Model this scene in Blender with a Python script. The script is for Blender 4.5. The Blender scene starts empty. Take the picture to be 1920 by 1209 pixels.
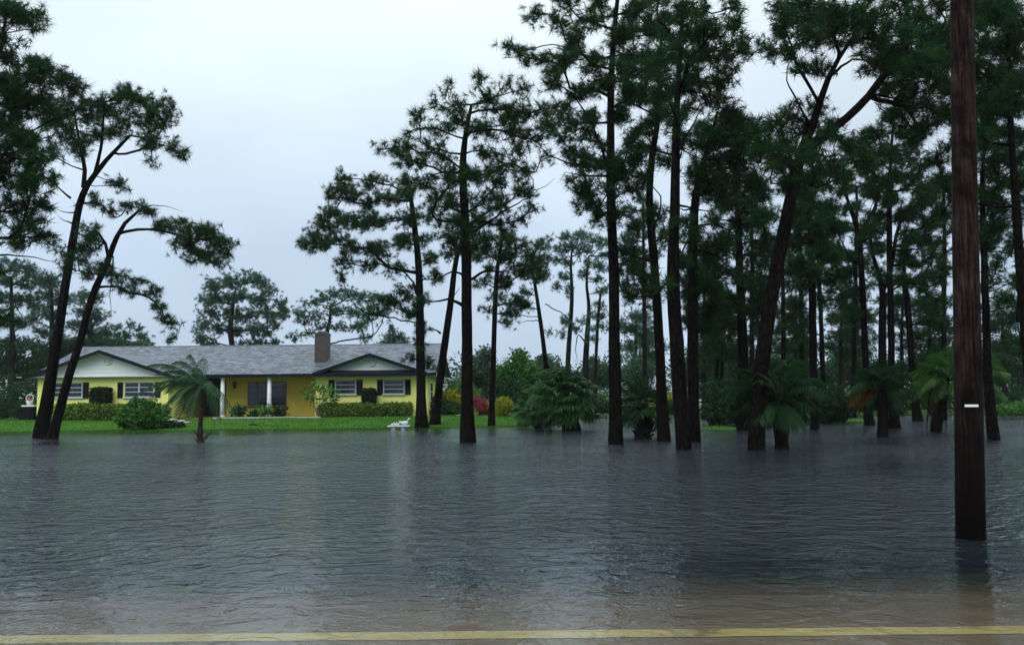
import bpy, math, random
import numpy as np
from mathutils import Vector, Matrix

SC = bpy.context.scene
COL = SC.collection
R = math.radians

# ------------------------------------------------------------------ camera
CAM_H, FPX, HOR, ROLL = 1.6, 1600.0, 738.0, R(0.55)
PITCH = math.atan((HOR - 604.5) / FPX)
_f = np.array([0, math.cos(PITCH), math.sin(PITCH)])
_u0 = np.array([0, -math.sin(PITCH), math.cos(PITCH)])
_r0 = np.array([1.0, 0, 0])
_r = math.cos(ROLL) * _r0 - math.sin(ROLL) * _u0
_u = math.sin(ROLL) * _r0 + math.cos(ROLL) * _u0
CAMP = np.array([0, 0, CAM_H])
cam = bpy.data.cameras.new('camera')
cam.sensor_width = 36.0
cam.lens = FPX / 1920 * 36
cam.clip_end = 3000
camo = bpy.data.objects.new('camera', cam)
COL.objects.link(camo)
camo.matrix_world = Matrix(((_r[0], _u[0], -_f[0], 0), (_r[1], _u[1], -_f[1], 0),
                            (_r[2], _u[2], -_f[2], CAM_H), (0, 0, 0, 1)))
SC.camera = camo


def ray(px, py):
    return _f + _r * ((px - 960) / FPX) + _u * ((604.5 - py) / FPX)


def P(px, py, Y):
    d = ray(px, py)
    return CAMP + d * (Y / d[1])


def G(px, py, z=0.0):
    d = ray(px, py)
    return CAMP + d * ((z - CAM_H) / d[2])


# ------------------------------------------------------------------ world, sun, exposure
SUN_EL, SUN_AZ = R(42), R(205)      # thick overcast: a broad, weak sun high behind the camera
W = bpy.data.worlds.new('World')
SC.world = W
W.use_nodes = True
wn, wl = W.node_tree.nodes, W.node_tree.links
wn.clear()


def wnode(t, **kw):
    n = wn.new(t)
    for k, v in kw.items():
        setattr(n, k, v)
    return n


sky = wnode('ShaderNodeTexSky', sky_type='NISHITA', sun_disc=False)
sky.sun_elevation, sky.sun_rotation = SUN_EL, SUN_AZ
sky.air_density, sky.dust_density = 1.6, 4.0
tc = wnode('ShaderNodeTexCoord')
sep = wnode('ShaderNodeSeparateXYZ')
wl.new(tc.outputs['Generated'], sep.inputs[0])
mr = wnode('ShaderNodeMapRange')
mr.inputs[1].default_value, mr.inputs[2].default_value = 0.0, 1.0
wl.new(sep.outputs['Z'], mr.inputs[0])
ramp = wnode('ShaderNodeValToRGB')          # overcast: three times brighter overhead than at the horizon
E = ramp.color_ramp.elements
E[0].position, E[0].color = 0.0, (0.56, 0.70, 0.87, 1)
E[1].position, E[1].color = 1.0, (2.15, 2.35, 2.50, 1)
e = E.new(0.16); e.color = (0.635, 0.785, 0.97, 1)
e = E.new(0.42); e.color = (0.93, 1.05, 1.12, 1)
wl.new(mr.outputs[0], ramp.inputs[0])
mp = wnode('ShaderNodeMapping')
mp.inputs['Scale'].default_value = (1.3, 1.3, 2.6)
mp.inputs['Location'].default_value = (0.35, 0.2, 0.0)
wl.new(tc.outputs['Generated'], mp.inputs[0])
cn = wnode('ShaderNodeTexNoise')
cn.inputs['Scale'].default_value, cn.inputs['Detail'].default_value = 1.6, 3.0
wl.new(mp.outputs[0], cn.inputs['Vector'])
cr = wnode('ShaderNodeMapRange')
cr.inputs[1].default_value, cr.inputs[2].default_value = 0.3, 0.7
cr.inputs[3].default_value, cr.inputs[4].default_value = 0.88, 1.14
wl.new(cn.outputs['Fac'], cr.inputs[0])
cm = wnode('ShaderNodeVectorMath', operation='SCALE')
wl.new(ramp.outputs['Color'], cm.inputs[0])
wl.new(cr.outputs[0], cm.inputs['Scale'])
c10 = wnode('ShaderNodeVectorMath', operation='SCALE')
c10.inputs['Scale'].default_value = 10.0
wl.new(cm.outputs[0], c10.inputs[0])
wmix = wnode('ShaderNodeMix', data_type='RGBA')
wmix.inputs['Factor'].default_value = 0.95   # cloud cover over the clear sky
wl.new(sky.outputs[0], wmix.inputs['A'])
wl.new(c10.outputs[0], wmix.inputs['B'])
bg = wnode('ShaderNodeBackground')
bg.inputs['Strength'].default_value = 0.1
wl.new(wmix.outputs['Result'], bg.inputs['Color'])
wo = wnode('ShaderNodeOutputWorld')
wl.new(bg.outputs[0], wo.inputs[0])

sl = bpy.data.lights.new('sun', 'SUN')
sl.energy, sl.angle, sl.color = 1.3, R(40), (1.0, 0.97, 0.92)
so = bpy.data.objects.new('sun', sl)
COL.objects.link(so)
_sd = Vector((math.sin(SUN_AZ) * math.cos(SUN_EL), math.cos(SUN_AZ) * math.cos(SUN_EL), math.sin(SUN_EL)))
so.rotation_euler = (-_sd).to_track_quat('-Z', 'Y').to_euler()
so.location = (0, -20, 40)

vs = SC.view_settings
vs.view_transform, vs.look, vs.gamma, vs.exposure = 'Standard', 'None', 1.0, -0.05
SC.render.engine = 'CYCLES'
SC.cycles.use_denoising = True
SC.cycles.max_bounces = 4
SC.cycles.diffuse_bounces = 2
SC.cycles.glossy_bounces = 2
SC.cycles.transmission_bounces = 2
SC.cycles.transparent_max_bounces = 12
SC.cycles.volume_bounces = 0
SC.cycles.caustics_reflective = SC.cycles.caustics_refractive = False
SC.cycles.sample_clamp_indirect = 4.0

# ------------------------------------------------------------------ materials
def newmat(name):
    m = bpy.data.materials.new(name)
    m.use_nodes = True
    m.node_tree.nodes.clear()
    return m


class NT:
    def __init__(s, m):
        s.t = m.node_tree
        s.out = s.n('ShaderNodeOutputMaterial')

    def n(s, t, inp=None, **kw):
        x = s.t.nodes.new(t)
        for k, v in kw.items():
            setattr(x, k, v)
        for k, v in (inp or {}).items():
            if hasattr(v, 'bl_idname') or isinstance(v, bpy.types.NodeSocket):
                s.t.links.new(v, x.inputs[k])
            else:
                x.inputs[k].default_value = v
        return x

    def link(s, a, b):
        s.t.links.new(a, b)


def C4(c):
    return (c[0], c[1], c[2], 1)


def surf_mat(name, c1, c2, scale=4, rough=0.7, bump=0.2, bscale=None, detail=6, stretch=(1, 1, 1), bdist=0.02, spec=0.1):
    """two-tone noise colour + fine relief"""
    m = newmat(name); t = NT(m)
    co = t.n('ShaderNodeTexCoord')
    mp = t.n('ShaderNodeMapping', {'Vector': co.outputs['Object'], 'Scale': stretch})
    nz = t.n('ShaderNodeTexNoise', {'Vector': mp.outputs[0], 'Scale': scale, 'Detail': detail, 'Roughness': 0.6})
    rp = t.n('ShaderNodeMapRange', {0: nz.outputs['Fac'], 1: 0.3, 2: 0.7})
    mx = t.n('ShaderNodeMix', {'Factor': rp.outputs[0], 'A': C4(c1), 'B': C4(c2)}, data_type='RGBA')
    n2 = t.n('ShaderNodeTexNoise', {'Vector': mp.outputs[0], 'Scale': bscale or scale * 6, 'Detail': 5})
    bp = t.n('ShaderNodeBump', {'Height': n2.outputs['Fac'], 'Strength': bump, 'Distance': bdist})
    b = t.n('ShaderNodeBsdfPrincipled', {'Base Color': mx.outputs['Result'], 'Roughness': rough, 'Normal': bp.outputs[0],
                                         'Specular IOR Level': spec})
    t.link(b.outputs[0], t.out.inputs[0])
    return m


def leaf_mat(name, c1, c2, trans=0.3, rough=0.5, nscale=1.2, spec=0.05, brown=0.0):
    m = newmat(name); t = NT(m)
    co = t.n('ShaderNodeTexCoord')
    nz = t.n('ShaderNodeTexNoise', {'Vector': co.outputs['Object'], 'Scale': nscale, 'Detail': 3})
    ge = t.n('ShaderNodeNewGeometry')
    ad = t.n('ShaderNodeMath', {0: nz.outputs['Fac'], 1: ge.outputs['Random Per Island']}, operation='ADD')
    rp = t.n('ShaderNodeMapRange', {0: ad.outputs[0], 1: 0.45, 2: 1.4})
    mx = t.n('ShaderNodeMix', {'Factor': rp.outputs[0], 'A': C4(c1), 'B': C4(c2)}, data_type='RGBA')
    if brown:       # a share of withered needles
        gt = t.n('ShaderNodeMath', {0: ge.outputs['Random Per Island'], 1: 1.0 - brown}, operation='GREATER_THAN')
        mx = t.n('ShaderNodeMix', {'Factor': gt.outputs[0], 'A': mx.outputs['Result'], 'B': (0.07, 0.045, 0.02, 1)}, data_type='RGBA')
    b = t.n('ShaderNodeBsdfPrincipled', {'Base Color': mx.outputs['Result'], 'Roughness': rough, 'Specular IOR Level': spec})
    tr = t.n('ShaderNodeBsdfTranslucent', {'Color': mx.outputs['Result']})
    ms = t.n('ShaderNodeMixShader', {0: trans, 1: b.outputs[0], 2: tr.outputs[0]})
    t.link(ms.outputs[0], t.out.inputs[0])
    return m


def bark_mat(name, c1, c2, sc=9, bump=1.0):
    m = newmat(name); t = NT(m)
    co = t.n('ShaderNodeTexCoord')
    mp = t.n('ShaderNodeMapping', {'Vector': co.outputs['Object'], 'Scale': (1, 1, 0.35)})
    vo = t.n('ShaderNodeTexVoronoi', {'Vector': mp.outputs[0], 'Scale': sc}, feature='DISTANCE_TO_EDGE')
    nz = t.n('ShaderNodeTexNoise', {'Vector': mp.outputs[0], 'Scale': sc * 1.5, 'Detail': 6})
    ed = t.n('ShaderNodeMapRange', {0: vo.outputs['Distance'], 1: 0.0, 2: 0.25})
    mu = t.n('ShaderNodeMath', {0: ed.outputs[0], 1: nz.outputs['Fac']}, operation='MULTIPLY')
    mx = t.n('ShaderNodeMix', {'Factor': mu.outputs[0], 'A': C4(c1), 'B': C4(c2)}, data_type='RGBA')
    bp = t.n('ShaderNodeBump', {'Height': mu.outputs[0], 'Strength': bump, 'Distance': 0.04})
    b = t.n('ShaderNodeBsdfPrincipled', {'Base Color': mx.outputs['Result'], 'Roughness': 0.8, 'Normal': bp.outputs[0],
                                         'Specular IOR Level': 0.02})
    t.link(b.outputs[0], t.out.inputs[0])
    return m


M = {}
M['bark'] = bark_mat('pine_bark', (0.002, 0.0016, 0.0015), (0.017, 0.013, 0.011))
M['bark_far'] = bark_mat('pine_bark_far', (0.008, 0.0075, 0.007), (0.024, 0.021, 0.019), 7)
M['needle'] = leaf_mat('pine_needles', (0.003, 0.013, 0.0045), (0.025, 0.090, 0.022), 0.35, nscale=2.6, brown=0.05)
M['needle_far'] = leaf_mat('pine_needles_far', (0.025, 0.065, 0.045), (0.07, 0.14, 0.08), 0.3, nscale=1.5)  # haze of distance put into the colour as a paler, bluer green
M['leaf_dark'] = leaf_mat('leaf_dark', (0.008, 0.028, 0.012), (0.030, 0.075, 0.025), 0.25)
M['leaf_mid'] = leaf_mat('leaf_mid', (0.016, 0.06, 0.012), (0.06, 0.165, 0.028), 0.25)
M['leaf_bright'] = leaf_mat('leaf_bright', (0.04, 0.11, 0.03), (0.10, 0.24, 0.05), 0.3)
M['leaf_yellow'] = leaf_mat('leaf_yellow', (0.09, 0.15, 0.015), (0.40, 0.38, 0.03), 0.3, nscale=3)
M['leaf_red'] = leaf_mat('leaf_red', (0.07, 0.03, 0.03), (0.38, 0.06, 0.06), 0.3, nscale=4)
M['leaf_far'] = leaf_mat('leaf_far', (0.030, 0.065, 0.045), (0.06, 0.11, 0.06), 0.25, nscale=0.4)  # leaf green lightened to carry the distance haze
M['leaf_dusk'] = leaf_mat('leaf_dusk', (0.008, 0.026, 0.013), (0.028, 0.065, 0.028), 0.25, nscale=0.8)  # darker copy: gloom of the right-hand woods put into the leaf colour
M['hedge'] = leaf_mat('hedge_leaf', (0.022, 0.065, 0.010), (0.15, 0.24, 0.04), 0.25, nscale=2.5)
M['trimmed'] = leaf_mat('trimmed_leaf', (0.012, 0.022, 0.012), (0.025, 0.045, 0.018), 0.15)
M['palm'] = leaf_mat('palm_leaf', (0.009, 0.042, 0.012), (0.045, 0.12, 0.026), 0.3, 0.4, 3.0, 0.12)
M['palm_young'] = leaf_mat('palm_leaf_young', (0.016, 0.062, 0.024), (0.075, 0.165, 0.068), 0.3, 0.4, 3.0, 0.2)
M['palm_dark'] = leaf_mat('palm_leaf_dark', (0.006, 0.024, 0.009), (0.024, 0.07, 0.02), 0.25, 0.45, 2.0, 0.12)
M['palm_lime'] = leaf_mat('palm_leaf_lime', (0.018, 0.060, 0.012), (0.065, 0.165, 0.026), 0.3, 0.45, 2.0, 0.2)
M['palm_dead'] = leaf_mat('palm_leaf_dead', (0.035, 0.02, 0.006), (0.12, 0.055, 0.011), 0.25, 0.6, 3.0, 0.05)
M['palm_trunk'] = bark_mat('palm_trunk', (0.02, 0.016, 0.013), (0.09, 0.07, 0.05), 14)
M['boot'] = surf_mat('palm_boot', (0.004, 0.0035, 0.003), (0.012, 0.009, 0.007), 8, 0.85, spec=0.02)
M['stem'] = surf_mat('stem', (0.03, 0.03, 0.02), (0.08, 0.07, 0.05), 8, 0.8)
M['pale_stem'] = surf_mat('pale_stem', (0.14, 0.13, 0.10), (0.26, 0.23, 0.17), 8, 0.8)
M['pole'] = None
M['yellow'] = surf_mat('yellow_stucco', (0.75, 0.76, 0.22), (0.81, 0.82, 0.27), 1.2, 0.7, 0.25, 60, bdist=0.01)
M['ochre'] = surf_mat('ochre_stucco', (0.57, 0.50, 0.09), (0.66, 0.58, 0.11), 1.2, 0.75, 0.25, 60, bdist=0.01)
M['white'] = surf_mat('white_paint', (0.68, 0.72, 0.74), (0.76, 0.79, 0.80), 2, 0.5, 0.1)
M['cream'] = surf_mat('cream_soffit', (0.56, 0.54, 0.42), (0.62, 0.60, 0.48), 2, 0.6, 0.1)
M['siding'] = surf_mat('pale_siding', (0.60, 0.67, 0.68), (0.67, 0.73, 0.73), 1.5, 0.55, 0.15, 30, stretch=(0.3, 1, 3))
M['fascia'] = surf_mat('dark_fascia', (0.006, 0.009, 0.016), (0.011, 0.015, 0.024), 3, 0.5, 0.1, spec=0.05)
M['shutter'] = surf_mat('dark_shutter', (0.006, 0.007, 0.010), (0.012, 0.014, 0.018), 20, 0.6, 0.5, 30, stretch=(0.05, 0.05, 1), spec=0.05)
M['frame'] = surf_mat('window_frame', (0.38, 0.42, 0.46), (0.46, 0.50, 0.53), 4, 0.45, 0.05)
M['door'] = surf_mat('maroon_door', (0.035, 0.012, 0.012), (0.055, 0.02, 0.018), 3, 0.4, 0.2)
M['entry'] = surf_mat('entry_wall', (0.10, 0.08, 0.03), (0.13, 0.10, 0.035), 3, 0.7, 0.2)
M['metal_dark'] = surf_mat('dark_metal', (0.02, 0.02, 0.022), (0.04, 0.04, 0.042), 6, 0.4, 0.1)
M['flash'] = surf_mat('lead_flashing', (0.07, 0.085, 0.10), (0.11, 0.13, 0.15), 5, 0.35, 0.2)
M['concrete'] = surf_mat('pale_concrete', (0.42, 0.42, 0.40), (0.55, 0.54, 0.50), 3, 0.7, 0.3, 40)
M['mulch'] = surf_mat('mulch_bed', (0.05, 0.03, 0.02), (0.12, 0.07, 0.045), 5, 0.9, 0.8, 40)
M['planter_brick'] = surf_mat('planter_brick', (0.22, 0.09, 0.04), (0.34, 0.16, 0.07), 6, 0.8, 0.3)
M['white_cast'] = surf_mat('white_cast_stone', (0.50, 0.54, 0.57), (0.64, 0.67, 0.69), 5, 0.7, 0.2, 40)
M['blackbox'] = surf_mat('black_box', (0.006, 0.006, 0.008), (0.012, 0.012, 0.015), 5, 0.6, 0.2, spec=0.03)
M['orange'] = leaf_mat('orange_flower', (0.45, 0.12, 0.03), (0.65, 0.25, 0.05), 0.2)
M['asphalt'] = surf_mat('asphalt', (0.26, 0.22, 0.165), (0.36, 0.31, 0.24), 2.5, 0.85, 0.5, 60, stretch=(0.5, 1, 1))
M['wetroad'] = surf_mat('wet_street', (0.14, 0.15, 0.16), (0.20, 0.21, 0.22), 1, 0.3, 0.1)
M['linepaint'] = surf_mat('line_paint', (0.74, 0.62, 0.20), (0.82, 0.72, 0.30), 5, 0.7, 0.3, 40)
M['tag'] = surf_mat('tag_metal', (0.75, 0.76, 0.78), (0.85, 0.85, 0.86), 5, 0.3, 0.1)


def ground_mat():
    m = newmat('ground_grass'); t = NT(m)
    co = t.n('ShaderNodeTexCoord')
    n1 = t.n('ShaderNodeTexNoise', {'Vector': co.outputs['Object'], 'Scale': 0.45, 'Detail': 6, 'Roughness': 0.65})
    n2 = t.n('ShaderNodeTexNoise', {'Vector': co.outputs['Object'], 'Scale': 9, 'Detail': 6})
    a = t.n('ShaderNodeMix', {'Factor': n1.outputs['Fac'], 'A': (0.022, 0.085, 0.004, 1), 'B': (0.062, 0.185, 0.010, 1)}, data_type='RGBA')
    r2 = t.n('ShaderNodeMapRange', {0: n2.outputs['Fac'], 1: 0.35, 2: 0.65, 3: 0.65, 4: 1.25})
    b = t.n('ShaderNodeVectorMath', {0: a.outputs['Result'], 'Scale': r2.outputs[0]}, operation='SCALE')
    n3 = t.n('ShaderNodeTexNoise', {'Vector': co.outputs['Object'], 'Scale': 25, 'Detail': 4})
    se = t.n('ShaderNodeSeparateXYZ', {0: co.outputs['Object']})
    n4 = t.n('ShaderNodeTexNoise', {'Vector': co.outputs['Object'], 'Scale': 0.8, 'Detail': 5})
    yy = t.n('ShaderNodeMath', {0: n4.outputs['Fac'], 1: 3.2, 2: se.outputs['Y']}, operation='MULTIPLY_ADD')
    sf = t.n('ShaderNodeMapRange', {0: yy.outputs[0], 1: 8.8, 2: 10.6})
    b = t.n('ShaderNodeMix', {'Factor': sf.outputs[0], 'A': (0.25, 0.215, 0.16, 1), 'B': b.outputs[0]}, data_type='RGBA')
    bp = t.n('ShaderNodeBump', {'Height': n3.outputs['Fac'], 'Strength': 0.9, 'Distance': 0.05})
    p = t.n('ShaderNodeBsdfPrincipled', {'Base Color': b.outputs['Result'], 'Roughness': 0.8, 'Normal': bp.outputs[0], 'Specular IOR Level': 0.2})
    t.link(p.outputs[0], t.out.inputs[0])
    return m


def pole_mat():
    m = newmat('pole_wood'); t = NT(m)
    co = t.n('ShaderNodeTexCoord')
    mp = t.n('ShaderNodeMapping', {'Vector': co.outputs['Object'], 'Scale': (1, 1, 0.06)})
    gr = t.n('ShaderNodeTexNoise', {'Vector': mp.outputs[0], 'Scale': 38, 'Detail': 6, 'Roughness': 0.7})          # grain, checks
    mo = t.n('ShaderNodeTexNoise', {'Vector': co.outputs['Object'], 'Scale': 3.5, 'Detail': 7, 'Roughness': 0.7})     # mottling
    g1 = t.n('ShaderNodeMapRange', {0: gr.outputs['Fac'], 1: 0.38, 2: 0.62})
    m1 = t.n('ShaderNodeMapRange', {0: mo.outputs['Fac'], 1: 0.35, 2: 0.68})
    mu = t.n('ShaderNodeMath', {0: g1.outputs[0], 1: m1.outputs[0]}, operation='MULTIPLY')
    mx = t.n('ShaderNodeMix', {'Factor': mu.outputs[0], 'A': (0.004, 0.0022, 0.002, 1), 'B': (0.068, 0.042, 0.038, 1)}, data_type='RGBA')
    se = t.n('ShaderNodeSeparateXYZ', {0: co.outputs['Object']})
    wz = t.n('ShaderNodeMath', {0: mo.outputs['Fac'], 1: -1.6, 2: se.outputs['Z']}, operation='MULTIPLY_ADD')        # darker towards the foot
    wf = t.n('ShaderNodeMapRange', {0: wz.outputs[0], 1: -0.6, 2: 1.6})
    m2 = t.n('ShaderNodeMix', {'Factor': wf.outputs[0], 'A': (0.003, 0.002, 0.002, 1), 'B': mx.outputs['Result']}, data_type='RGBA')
    bp = t.n('ShaderNodeBump', {'Height': gr.outputs['Fac'], 'Strength': 0.9, 'Distance': 0.02})
    p = t.n('ShaderNodeBsdfPrincipled', {'Base Color': m2.outputs['Result'], 'Roughness': 0.8, 'Normal': bp.outputs[0], 'Specular IOR Level': 0.04})
    t.link(p.outputs[0], t.out.inputs[0])
    return m


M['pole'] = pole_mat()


def line_mat():
    m = newmat('worn_line_paint'); t = NT(m)
    co = t.n('ShaderNodeTexCoord')
    n1 = t.n('ShaderNodeTexNoise', {'Vector': co.outputs['Object'], 'Scale': 9, 'Detail': 8, 'Roughness': 0.75})
    n2 = t.n('ShaderNodeTexNoise', {'Vector': co.outputs['Object'], 'Scale': 1.1, 'Detail': 3})
    ad = t.n('ShaderNodeMath', {0: n1.outputs['Fac'], 1: n2.outputs['Fac']}, operation='ADD')
    f = t.n('ShaderNodeMapRange', {0: ad.outputs[0], 1: 0.72, 2: 0.92})
    mx = t.n('ShaderNodeMix', {'Factor': f.outputs[0], 'A': (0.34, 0.29, 0.18, 1), 'B': (0.80, 0.72, 0.33, 1)}, data_type='RGBA')
    p = t.n('ShaderNodeBsdfPrincipled', {'Base Color': mx.outputs['Result'], 'Roughness': 0.7, 'Specular IOR Level': 0.2})
    t.link(p.outputs[0], t.out.inputs[0])
    return m


M['linepaint'] = line_mat()
M['ground'] = ground_mat()
M['grass'] = leaf_mat('grass_blade', (0.022, 0.090, 0.004), (0.066, 0.195, 0.010), 0.3, nscale=0.5)


def shingle_mat():
    m = newmat('grey_shingle'); t = NT(m)
    co = t.n('ShaderNodeTexCoord')
    se = t.n('ShaderNodeSeparateXYZ', {0: co.outputs['Object']})
    yz = t.n('ShaderNodeMath', {0: se.outputs['Z'], 1: 3.0}, operation='MULTIPLY')
    cb = t.n('ShaderNodeCombineXYZ', {0: se.outputs['X'], 1: yz.outputs[0]})
    br = t.n('ShaderNodeTexBrick', {'Vector': cb.outputs[0], 'Color1': (0.022, 0.030, 0.042, 1), 'Color2': (0.145, 0.178, 0.225, 1),
                                    'Mortar': (0.02, 0.025, 0.032, 1), 'Scale': 1.0, 'Mortar Size': 0.022, 'Mortar Smooth': 0.3,
                                    'Brick Width': 0.34, 'Row Height': 0.20, 'Bias': 0.0})
    br.offset = 0.37
    nz = t.n('ShaderNodeTexNoise', {'Vector': cb.outputs[0], 'Scale': 7.0, 'Detail': 5, 'Roughness': 0.7})
    r2 = t.n('ShaderNodeMapRange', {0: nz.outputs['Fac'], 1: 0.35, 2: 0.65, 3: 0.55, 4: 1.45})
    b = t.n('ShaderNodeVectorMath', {0: br.outputs['Color'], 'Scale': r2.outputs[0]}, operation='SCALE')
    bp = t.n('ShaderNodeBump', {'Height': br.outputs['Fac'], 'Strength': 0.6, 'Distance': 0.02}, invert=True)
    p = t.n('ShaderNodeBsdfPrincipled', {'Base Color': b.outputs[0], 'Roughness': 0.5, 'Normal': bp.outputs[0], 'Specular IOR Level': 0.35})
    t.link(p.outputs[0], t.out.inputs[0])
    return m


M['shingle'] = shingle_mat()


def brick_mat():
    m = newmat('chimney_brick'); t = NT(m)
    co = t.n('ShaderNodeTexCoord')
    se = t.n('ShaderNodeSeparateXYZ', {0: co.outputs['Object']})
    xy = t.n('ShaderNodeMath', {0: se.outputs['X'], 1: se.outputs['Y']}, operation='ADD')
    cb = t.n('ShaderNodeCombineXYZ', {0: xy.outputs[0], 1: se.outputs['Z']})
    br = t.n('ShaderNodeTexBrick', {'Vector': cb.outputs[0], 'Color1': (0.032, 0.022, 0.020, 1), 'Color2': (0.075, 0.045, 0.036, 1),
                                    'Mortar': (0.06, 0.058, 0.058, 1), 'Scale': 1.0, 'Mortar Size': 0.01, 'Brick Width': 0.22, 'Row Height': 0.075})
    bp = t.n('ShaderNodeBump', {'Height': br.outputs['Fac'], 'Strength': 0.6, 'Distance': 0.01}, invert=True)
    p = t.n('ShaderNodeBsdfPrincipled', {'Base Color': br.outputs['Color'], 'Roughness': 0.7, 'Normal': bp.outputs[0]})
    t.link(p.outputs[0], t.out.inputs[0])
    return m


M['brick'] = brick_mat()


def glass_mat():
    m = newmat('window_glass'); t = NT(m)
    p = t.n('ShaderNodeBsdfPrincipled', {'Base Color': (0.012, 0.018, 0.028, 1), 'Roughness': 0.08, 'Specular IOR Level': 0.5})
    t.link(p.outputs[0], t.out.inputs[0])
    return m


M['glass'] = glass_mat()


def water_mat():
    m = newmat('flood_water'); t = NT(m)
    co = t.n('ShaderNodeTexCoord')
    mp = t.n('ShaderNodeMapping', {'Vector': co.outputs['Object'], 'Rotation': (0, 0, R(-14)), 'Scale': (0.85, 1.0, 1.0)})
    big = t.n('ShaderNodeTexNoise', {'Vector': mp.outputs[0], 'Scale': 0.22, 'Detail': 3})       # gust patches
    n1 = t.n('ShaderNodeTexNoise', {'Vector': mp.outputs[0], 'Scale': 3.9, 'Detail': 3, 'Roughness': 0.55, 'Distortion': 0.6})
    n2 = t.n('ShaderNodeTexNoise', {'Vector': mp.outputs[0], 'Scale': 10.0, 'Detail': 3, 'Roughness': 0.6, 'Distortion': 0.5})
    g = t.n('ShaderNodeMapRange', {0: big.outputs['Fac'], 1: 0.3, 2: 0.7, 3: 0.40, 4: 1.35})
    h1 = t.n('ShaderNodeMath', {0: n1.outputs['Fac'], 1: 0.72}, operation='MULTIPLY')
    h2 = t.n('ShaderNodeMath', {0: n2.outputs['Fac'], 1: 0.17}, operation='MULTIPLY')
    h = t.n('ShaderNodeMath', {0: h1.outputs[0], 1: h2.outputs[0]}, operation='ADD')
    hh = t.n('ShaderNodeMath', {0: h.outputs[0], 1: g.outputs[0]}, operation='MULTIPLY')
    at = t.n('ShaderNodeAttribute', attribute_name='depth')
    sh = t.n('ShaderNodeMapRange', {0: at.outputs['Fac'], 1: 0.02, 2: 0.42, 3: 0.14, 4: 1.0})     # shallow water stays flatter
    hh = t.n('ShaderNodeMath', {0: hh.outputs[0], 1: sh.outputs[0]}, operation='MULTIPLY')
    bp = t.n('ShaderNodeBump', {'Height': hh.outputs[0], 'Strength': 1.0, 'Distance': 0.165, 'Filter Width': 0.01})
    k = t.n('ShaderNodeMath', {0: at.outputs['Fac'], 1: -10.0}, operation='MULTIPLY')
    ex = t.n('ShaderNodeMath', {0: k.outputs[0]}, operation='EXPONENT')
    tr = t.n('ShaderNodeBsdfTransparent', {'Color': (0.88, 0.85, 0.77, 1)})
    df = t.n('ShaderNodeBsdfDiffuse', {'Color': (0.012, 0.0175, 0.0215, 1)})
    ms = t.n('ShaderNodeMixShader', {0: ex.outputs[0], 1: df.outputs[0], 2: tr.outputs[0]})
    fr = t.n('ShaderNodeFresnel', {'IOR': 1.33, 'Normal': bp.outputs[0]})
    gl = t.n('ShaderNodeBsdfGlossy', {'Color': (0.92, 0.97, 1, 1), 'Roughness': 0.05, 'Normal': bp.outputs[0]})
    m2 = t.n('ShaderNodeMixShader', {0: fr.outputs[0], 1: ms.outputs[0], 2: gl.outputs[0]})
    t.link(m2.outputs[0], t.out.inputs[0])
    return m


M['water'] = water_mat()

# ------------------------------------------------------------------ mesh helpers
def mesh_np(name, V, F, smooth=False):
    """V (n,3), F (m,k) of equal-size polygons"""
    V = np.ascontiguousarray(V, dtype=np.float32)
    F = np.ascontiguousarray(F, dtype=np.int32)
    me = bpy.data.meshes.new(name)
    k = F.shape[1]
    me.vertices.add(len(V)); me.vertices.foreach_set('co', V.ravel())
    me.loops.add(F.size); me.loops.foreach_set('vertex_index', F.ravel())
    me.polygons.add(len(F))
    me.polygons.foreach_set('loop_start', np.arange(0, F.size, k, dtype=np.int32))
    if smooth:
        me.polygons.foreach_set('use_smooth', np.ones(len(F), dtype=bool))
    me.update(calc_edges=True)
    return me


def link(name, me, mat, parent=None, kind=None):
    if mat is not None:
        me.materials.append(mat)
    o = bpy.data.objects.new(name, me)
    COL.objects.link(o)
    if parent is not None:
        o.parent = parent
        if parent.type == 'EMPTY':
            o.matrix_parent_inverse = Matrix.Translation(-Vector(parent.location))
        elif parent.parent is not None:
            pass
    if kind:
        o['kind'] = kind
    return o


def tag(o, label, cat, group=None):
    o['label'] = label; o['category'] = cat
    if group:
        o['group'] = group
    return o


def thing(name, loc, label, cat, group=None):
    o = bpy.data.objects.new(name, None)
    o.empty_display_size = 0.3
    o.location = Vector([float(v) for v in loc])
    COL.objects.link(o)
    return tag(o, label, cat, group)


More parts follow.
